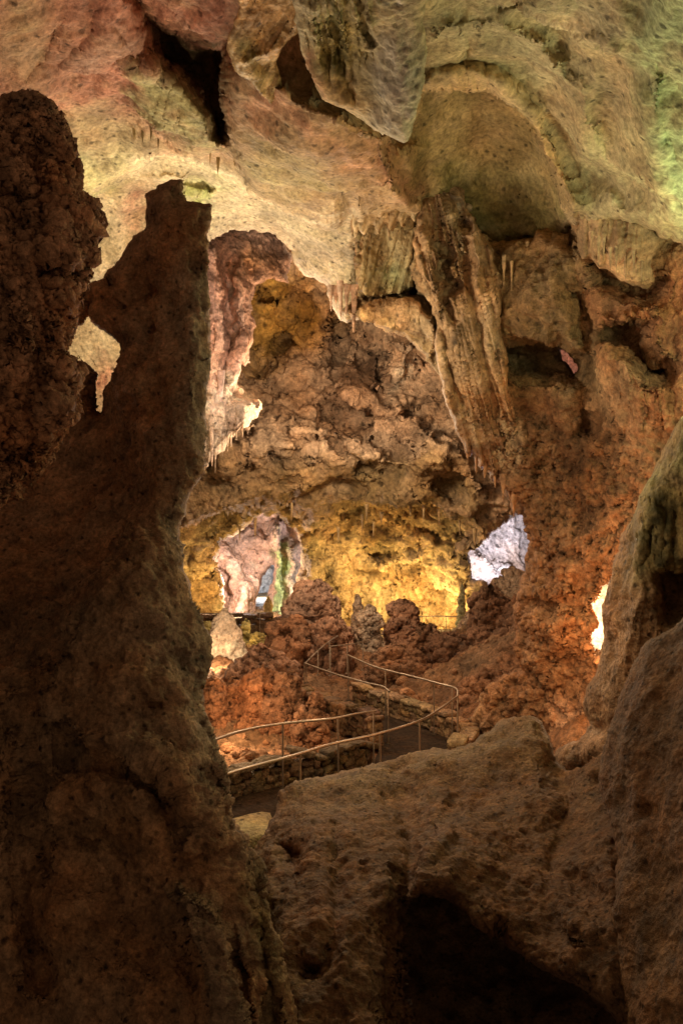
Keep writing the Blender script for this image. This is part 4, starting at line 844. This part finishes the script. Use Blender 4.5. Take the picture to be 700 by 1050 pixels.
mound('stalagmite', 275, 612, 31.6, 5, (.6, .42, .18), 'small yellow stalagmite on the terrace before the alcove', 'stalagmite', seed=26, mat=M15, noises=SMO[1:])
mound('popcorn_mound', 520, 588, 30., 26, (.50, .36, .25), 'pale rubble slope below the lavender lit opening', 'rock mound', seed=27)
mound('popcorn_mound', 496, 606, 28.5, 22, (.46, .32, .22), 'pale rubble heap left of the lavender lit opening', 'rock mound', seed=28)
mound('popcorn_mound', 212, 640, 28., 7, (.62, .50, .2), 'yellow popcorn cluster between pillar and stalagmite', 'rock mound', seed=29, noises=POP[1:])
mound('popcorn_mound', 252, 636, 28.5, 6, (.62, .50, .2), 'tall yellow popcorn cluster right of the stalagmite', 'rock mound', seed=30, noises=POP[1:])
mound('popcorn_mound', 264, 648, 28., 6, (.62, .50, .2), 'short yellow popcorn cluster right of the stalagmite', 'rock mound', seed=31, noises=POP[1:])
# loose blocks on the floor
k = 0
for (a, b, Y0, Y1, n, sm) in ((225, 390, 15.3, 17.2, 40, (.05, .16)), (470, 600, 15.4, 19., 40, (.06, .22)), (400, 520, 18.5, 21.5, 24, (.07, .2))):
    for i in range(n):
        Y = random.uniform(Y0, Y1); p = random.uniform(a, b); x = X_of(p, Y); j = (abs(gx - x)).argmin(); q = (abs(gy - Y)).argmin()
        if dmin.reshape(H, W)[q, j] < .5: continue
        z = zz.reshape(H, W)[q, j]; r = random.uniform(*sm)
        o = body('loose_rock', (x, Y, z - r * .4), [(0, r * .6), (r * .3, r), (r * .9, r * .9), (r * 1.3, r * .5), (r * 1.45, .01)], MPM, (.44, .24, .13), [('block', 12, 1.6), ('fbm', 6, 1.)], 16, 12, squash=random.uniform(.7, 1.2), seed=k * 1.7)
        k += 1; tag(o, 'small reddish rock lying loose on the cave floor', 'rock', 'loose rocks scattered on the cave floor')

# ---------- stalactites
def stal(px, y0, y1, wpx, Y, lab, grp=None, col=(.56, .42, .28), seed=0., mat=None):
    zt = CZ + (HY - y0) / F * Y; z1 = CZ + (HY - y1) / F * Y; h = z1 - zt; r = wpx / F * Y
    o = body('stalactite', (X_of(px, Y), Y, zt), [(0, r * 1.25), (h * .25, r), (h * .55, r * .62), (h * .85, r * .34), (h, r * .06)], mat or MD, col, [('fbm', 14, .35 * wpx), ('pop', 5, .16 * wpx)],
             14, 26, seed=seed, flute=.12, nfl=7, lean=(random.uniform(-.15, .15) * r * 3, 0))
    return tag(o, lab, 'stalactite', grp)
stal(226, 380, 424, 3.2, 21.6, 'long slender pale stalactite in the pink curtain beside the pillar', seed=1, col=(.72, .55, .48))
stal(216, 390, 478, 3.6, 21.3, 'longest pale stalactite hanging close against the pillar', seed=2, col=(.72, .55, .42))
sets = [([(x, 436 + 2 * math.sin(x), y + 3, 1.7, 21.9) for x, y in ((207, 470), (211, 482), (222, 480), (228, 468), (233, 462), (238, 456), (244, 452), (249, 446), (254, 444), (259, 436))],
         'pale stalactite in the fringe below the pink curtain', 'stalactite fringe below the pink curtain', (.74, .58, .42)),
        ([(x, 292, y, 3.2, 15.2) for x, y in ((338, 322), (343, 312), (349, 333), (356, 322), (363, 341))], 'pinkish stalactite on the corner of the ceiling lip', 'stalactites along the ceiling lip', (.62, .42, .32)),
        ([(x, y - 34, y, 2.4, 13.75) for x, y in ((503, 292), (509, 312), (516, 296), (524, 304), (533, 288), (506, 335), (542, 284))], 'thin tan stalactite on the fluted flank of the great column', 'thin stalactites on the great column', (.56, .42, .27)),
        ([(x, y - 26, y, 2.2, 11.5) for x, y in ((606, 262), (612, 272), (619, 268), (625, 282), (632, 278), (640, 288), (649, 284), (658, 292))], 'thin stalactite in front of the upper right drapery', 'stalactites on the upper right drapery', (.54, .38, .24)),
        ([(x, y - 26, y, 3.6, 15.2) for x, y in ((478, 470), (487, 486), (497, 492), (508, 502), (516, 514), (522, 516), (527, 536))], 'dark stalactite on the lower left flank of the great column', 'dark stalactites on the column flank', (.36, .20, .11)),
        ([(x, y - 16, y, 1.5, 28.4) for x, y in ((372, 546), (383, 552), (375, 536), (450, 540), (420, 536), (486, 562), (470, 552), (346, 556), (392, 540), (300, 534), (246, 556), (262, 548), (435, 536))], 'small stalactite under the ledge of the yellow lit wall', 'stalactites under the far ledge', (.42, .29, .14)),
        ([(x, y - 18, y, 1.8, 15.0) for x, y in ((372, 246), (380, 252), (388, 244), (397, 250), (406, 240), (414, 246))], 'short ribbed stalactite at the mouth of the boxlike niche', 'stalactites over the boxlike niche', (.56, .42, .26)),
        ([(x, y - 14, y, 1.5, 12.6) for x, y in ((138, 140), (146, 150), (155, 146), (163, 156), (172, 150), (200, 162), (216, 168), (223, 178), (240, 172))], 'small greenish stalactite above the cream band', 'small stalactites above the cream band', (.40, .36, .20))]
for lst, lab, grp, col in sets:
    for i, (x, y0, y1, wd, Y) in enumerate(lst):
        stal(x + random.uniform(-1, 1), y0 + random.uniform(-4, 2), y1 + random.uniform(-4, 3), wd * random.uniform(.75, 1.3), Y + random.uniform(-.1, .1), lab, grp, col, seed=x * .37)

# ---------- light
wd = bpy.data.worlds.new('World'); sc.world = wd; wd.use_nodes = True
bg = wd.node_tree.nodes['Background']; bg.inputs[0].default_value = (1., .66, .40, 1); bg.inputs[1].default_value = .085
def lamp(px, py, Y, col, W, r=.12, spot=None, to=None):  # serves the cave's own lamps and the added fills alike
    l = bpy.data.lights.new('lamp_or_fill', 'SPOT' if spot else 'POINT'); l.energy = W; l.color = col; l.shadow_soft_size = r
    o = bpy.data.objects.new('lamp_or_fill', l); COL.objects.link(o); o.location = at(px, py, Y)
    if spot:
        from mathutils import Vector
        l.spot_size = math.radians(spot); l.spot_blend = .6
        o.rotation_euler = (Vector(at(*to)) - o.location).to_track_quat('-Z', 'Y').to_euler()
    return o
WARM = (1, .72, .42); YEL = (1, .67, .23)
LAMPS = [
 # far wall, yellow
 (345, 628, 33.2, YEL, 210, .15), (395, 630, 33.2, YEL, 240, .15), (450, 628, 32.6, YEL, 210, .15), (212, 626, 32.6, YEL, 150, .15), (254, 664, 27.4, YEL, 30, .1),
 # pink alcove, green glow, white gap
 (250, 590, 36.6, (1, .78, .68), 900, .2), (296, 612, 40.0, (.45, 1, .35), 40, .1), (270, 606, 46., (.86, .92, 1), 420, .2),
 (512, 592, 37.0, (.95, .90, 1), 2600, .3), (505, 576, 31.5, (.9, .84, 1), 22, .3),
 # ceiling up-lights, plus mid-air fills added for the lip, curtain and foreground
 (200, 320, 14.4, (1, .86, .58), 250, .2), (120, 440, 11.0, (1, .78, .48), 210, .2), (330, 400, 13.0, (1, .76, .46), 200, .25), (770, 330, 9.3, (.88, .95, .52), 170, .25), (500, 330, 9.5, (1, .78, .44), 40, .4), (560, 560, 8.2, (1, .78, .46), 14, .3),
 (10, 420, 8.0, (1, .64, .46), 120, .3), (280, 370, 19.0, (1, .78, .66), 230, .15),
 # chamber fill on the far wall
 (330, 440, 23.5, (1, .74, .48), 1100, .4), (330, 250, 25.6, (1, .74, .46), 190, .3),
 # slit and column base
 (618, 640, 15.6, (1, .78, .50), 420, .12), (596, 690, 13.6, (1, .50, .22), 36, .12), (634, 620, 12.2, (1, .54, .24), 110, .15),
 # orange lamps by the rubble, plus lights added for the rails and stalagmite
 (232, 726, 16.2, (1, .62, .32), 110, .06), (440, 610, 17.5, (1, .66, .40), 32, .1), (583, 372, 17.4, (1, .62, .48), 16, .1), (330, 690, 15.4, (1, .64, .36), 18, .1), (214, 676, 22.6, (1, .78, .5), 90, .1),
 # unseen fill lights added near the viewer for the foreground rock and hollow
 (420, -120, 3.4, (1, .68, .42), 8., .15), (600, 480, 3.4, (1, .68, .42), 11, .12), (540, 1130, 3.4, (1, .6, .35), .8, .2),
]
for L in LAMPS: lamp(*L)

# ---------- camera
cam = bpy.data.cameras.new('camera'); co = bpy.data.objects.new('camera', cam); COL.objects.link(co); sc.camera = co
co.location = (0, 0, CZ); co.rotation_euler = (math.radians(90), 0, 0)
cam.sensor_fit = 'VERTICAL'; cam.sensor_height = 36; cam.lens = 36 * F / 1050.; cam.clip_end = 500; cam.clip_start = .05
sc.view_settings.view_transform = 'Standard'; sc.view_settings.look = 'None'; sc.view_settings.exposure = 0; sc.view_settings.gamma = 1
sc.render.engine = 'CYCLES'; sc.cycles.max_bounces = 4; sc.cycles.diffuse_bounces = 3; sc.cycles.use_denoising = True
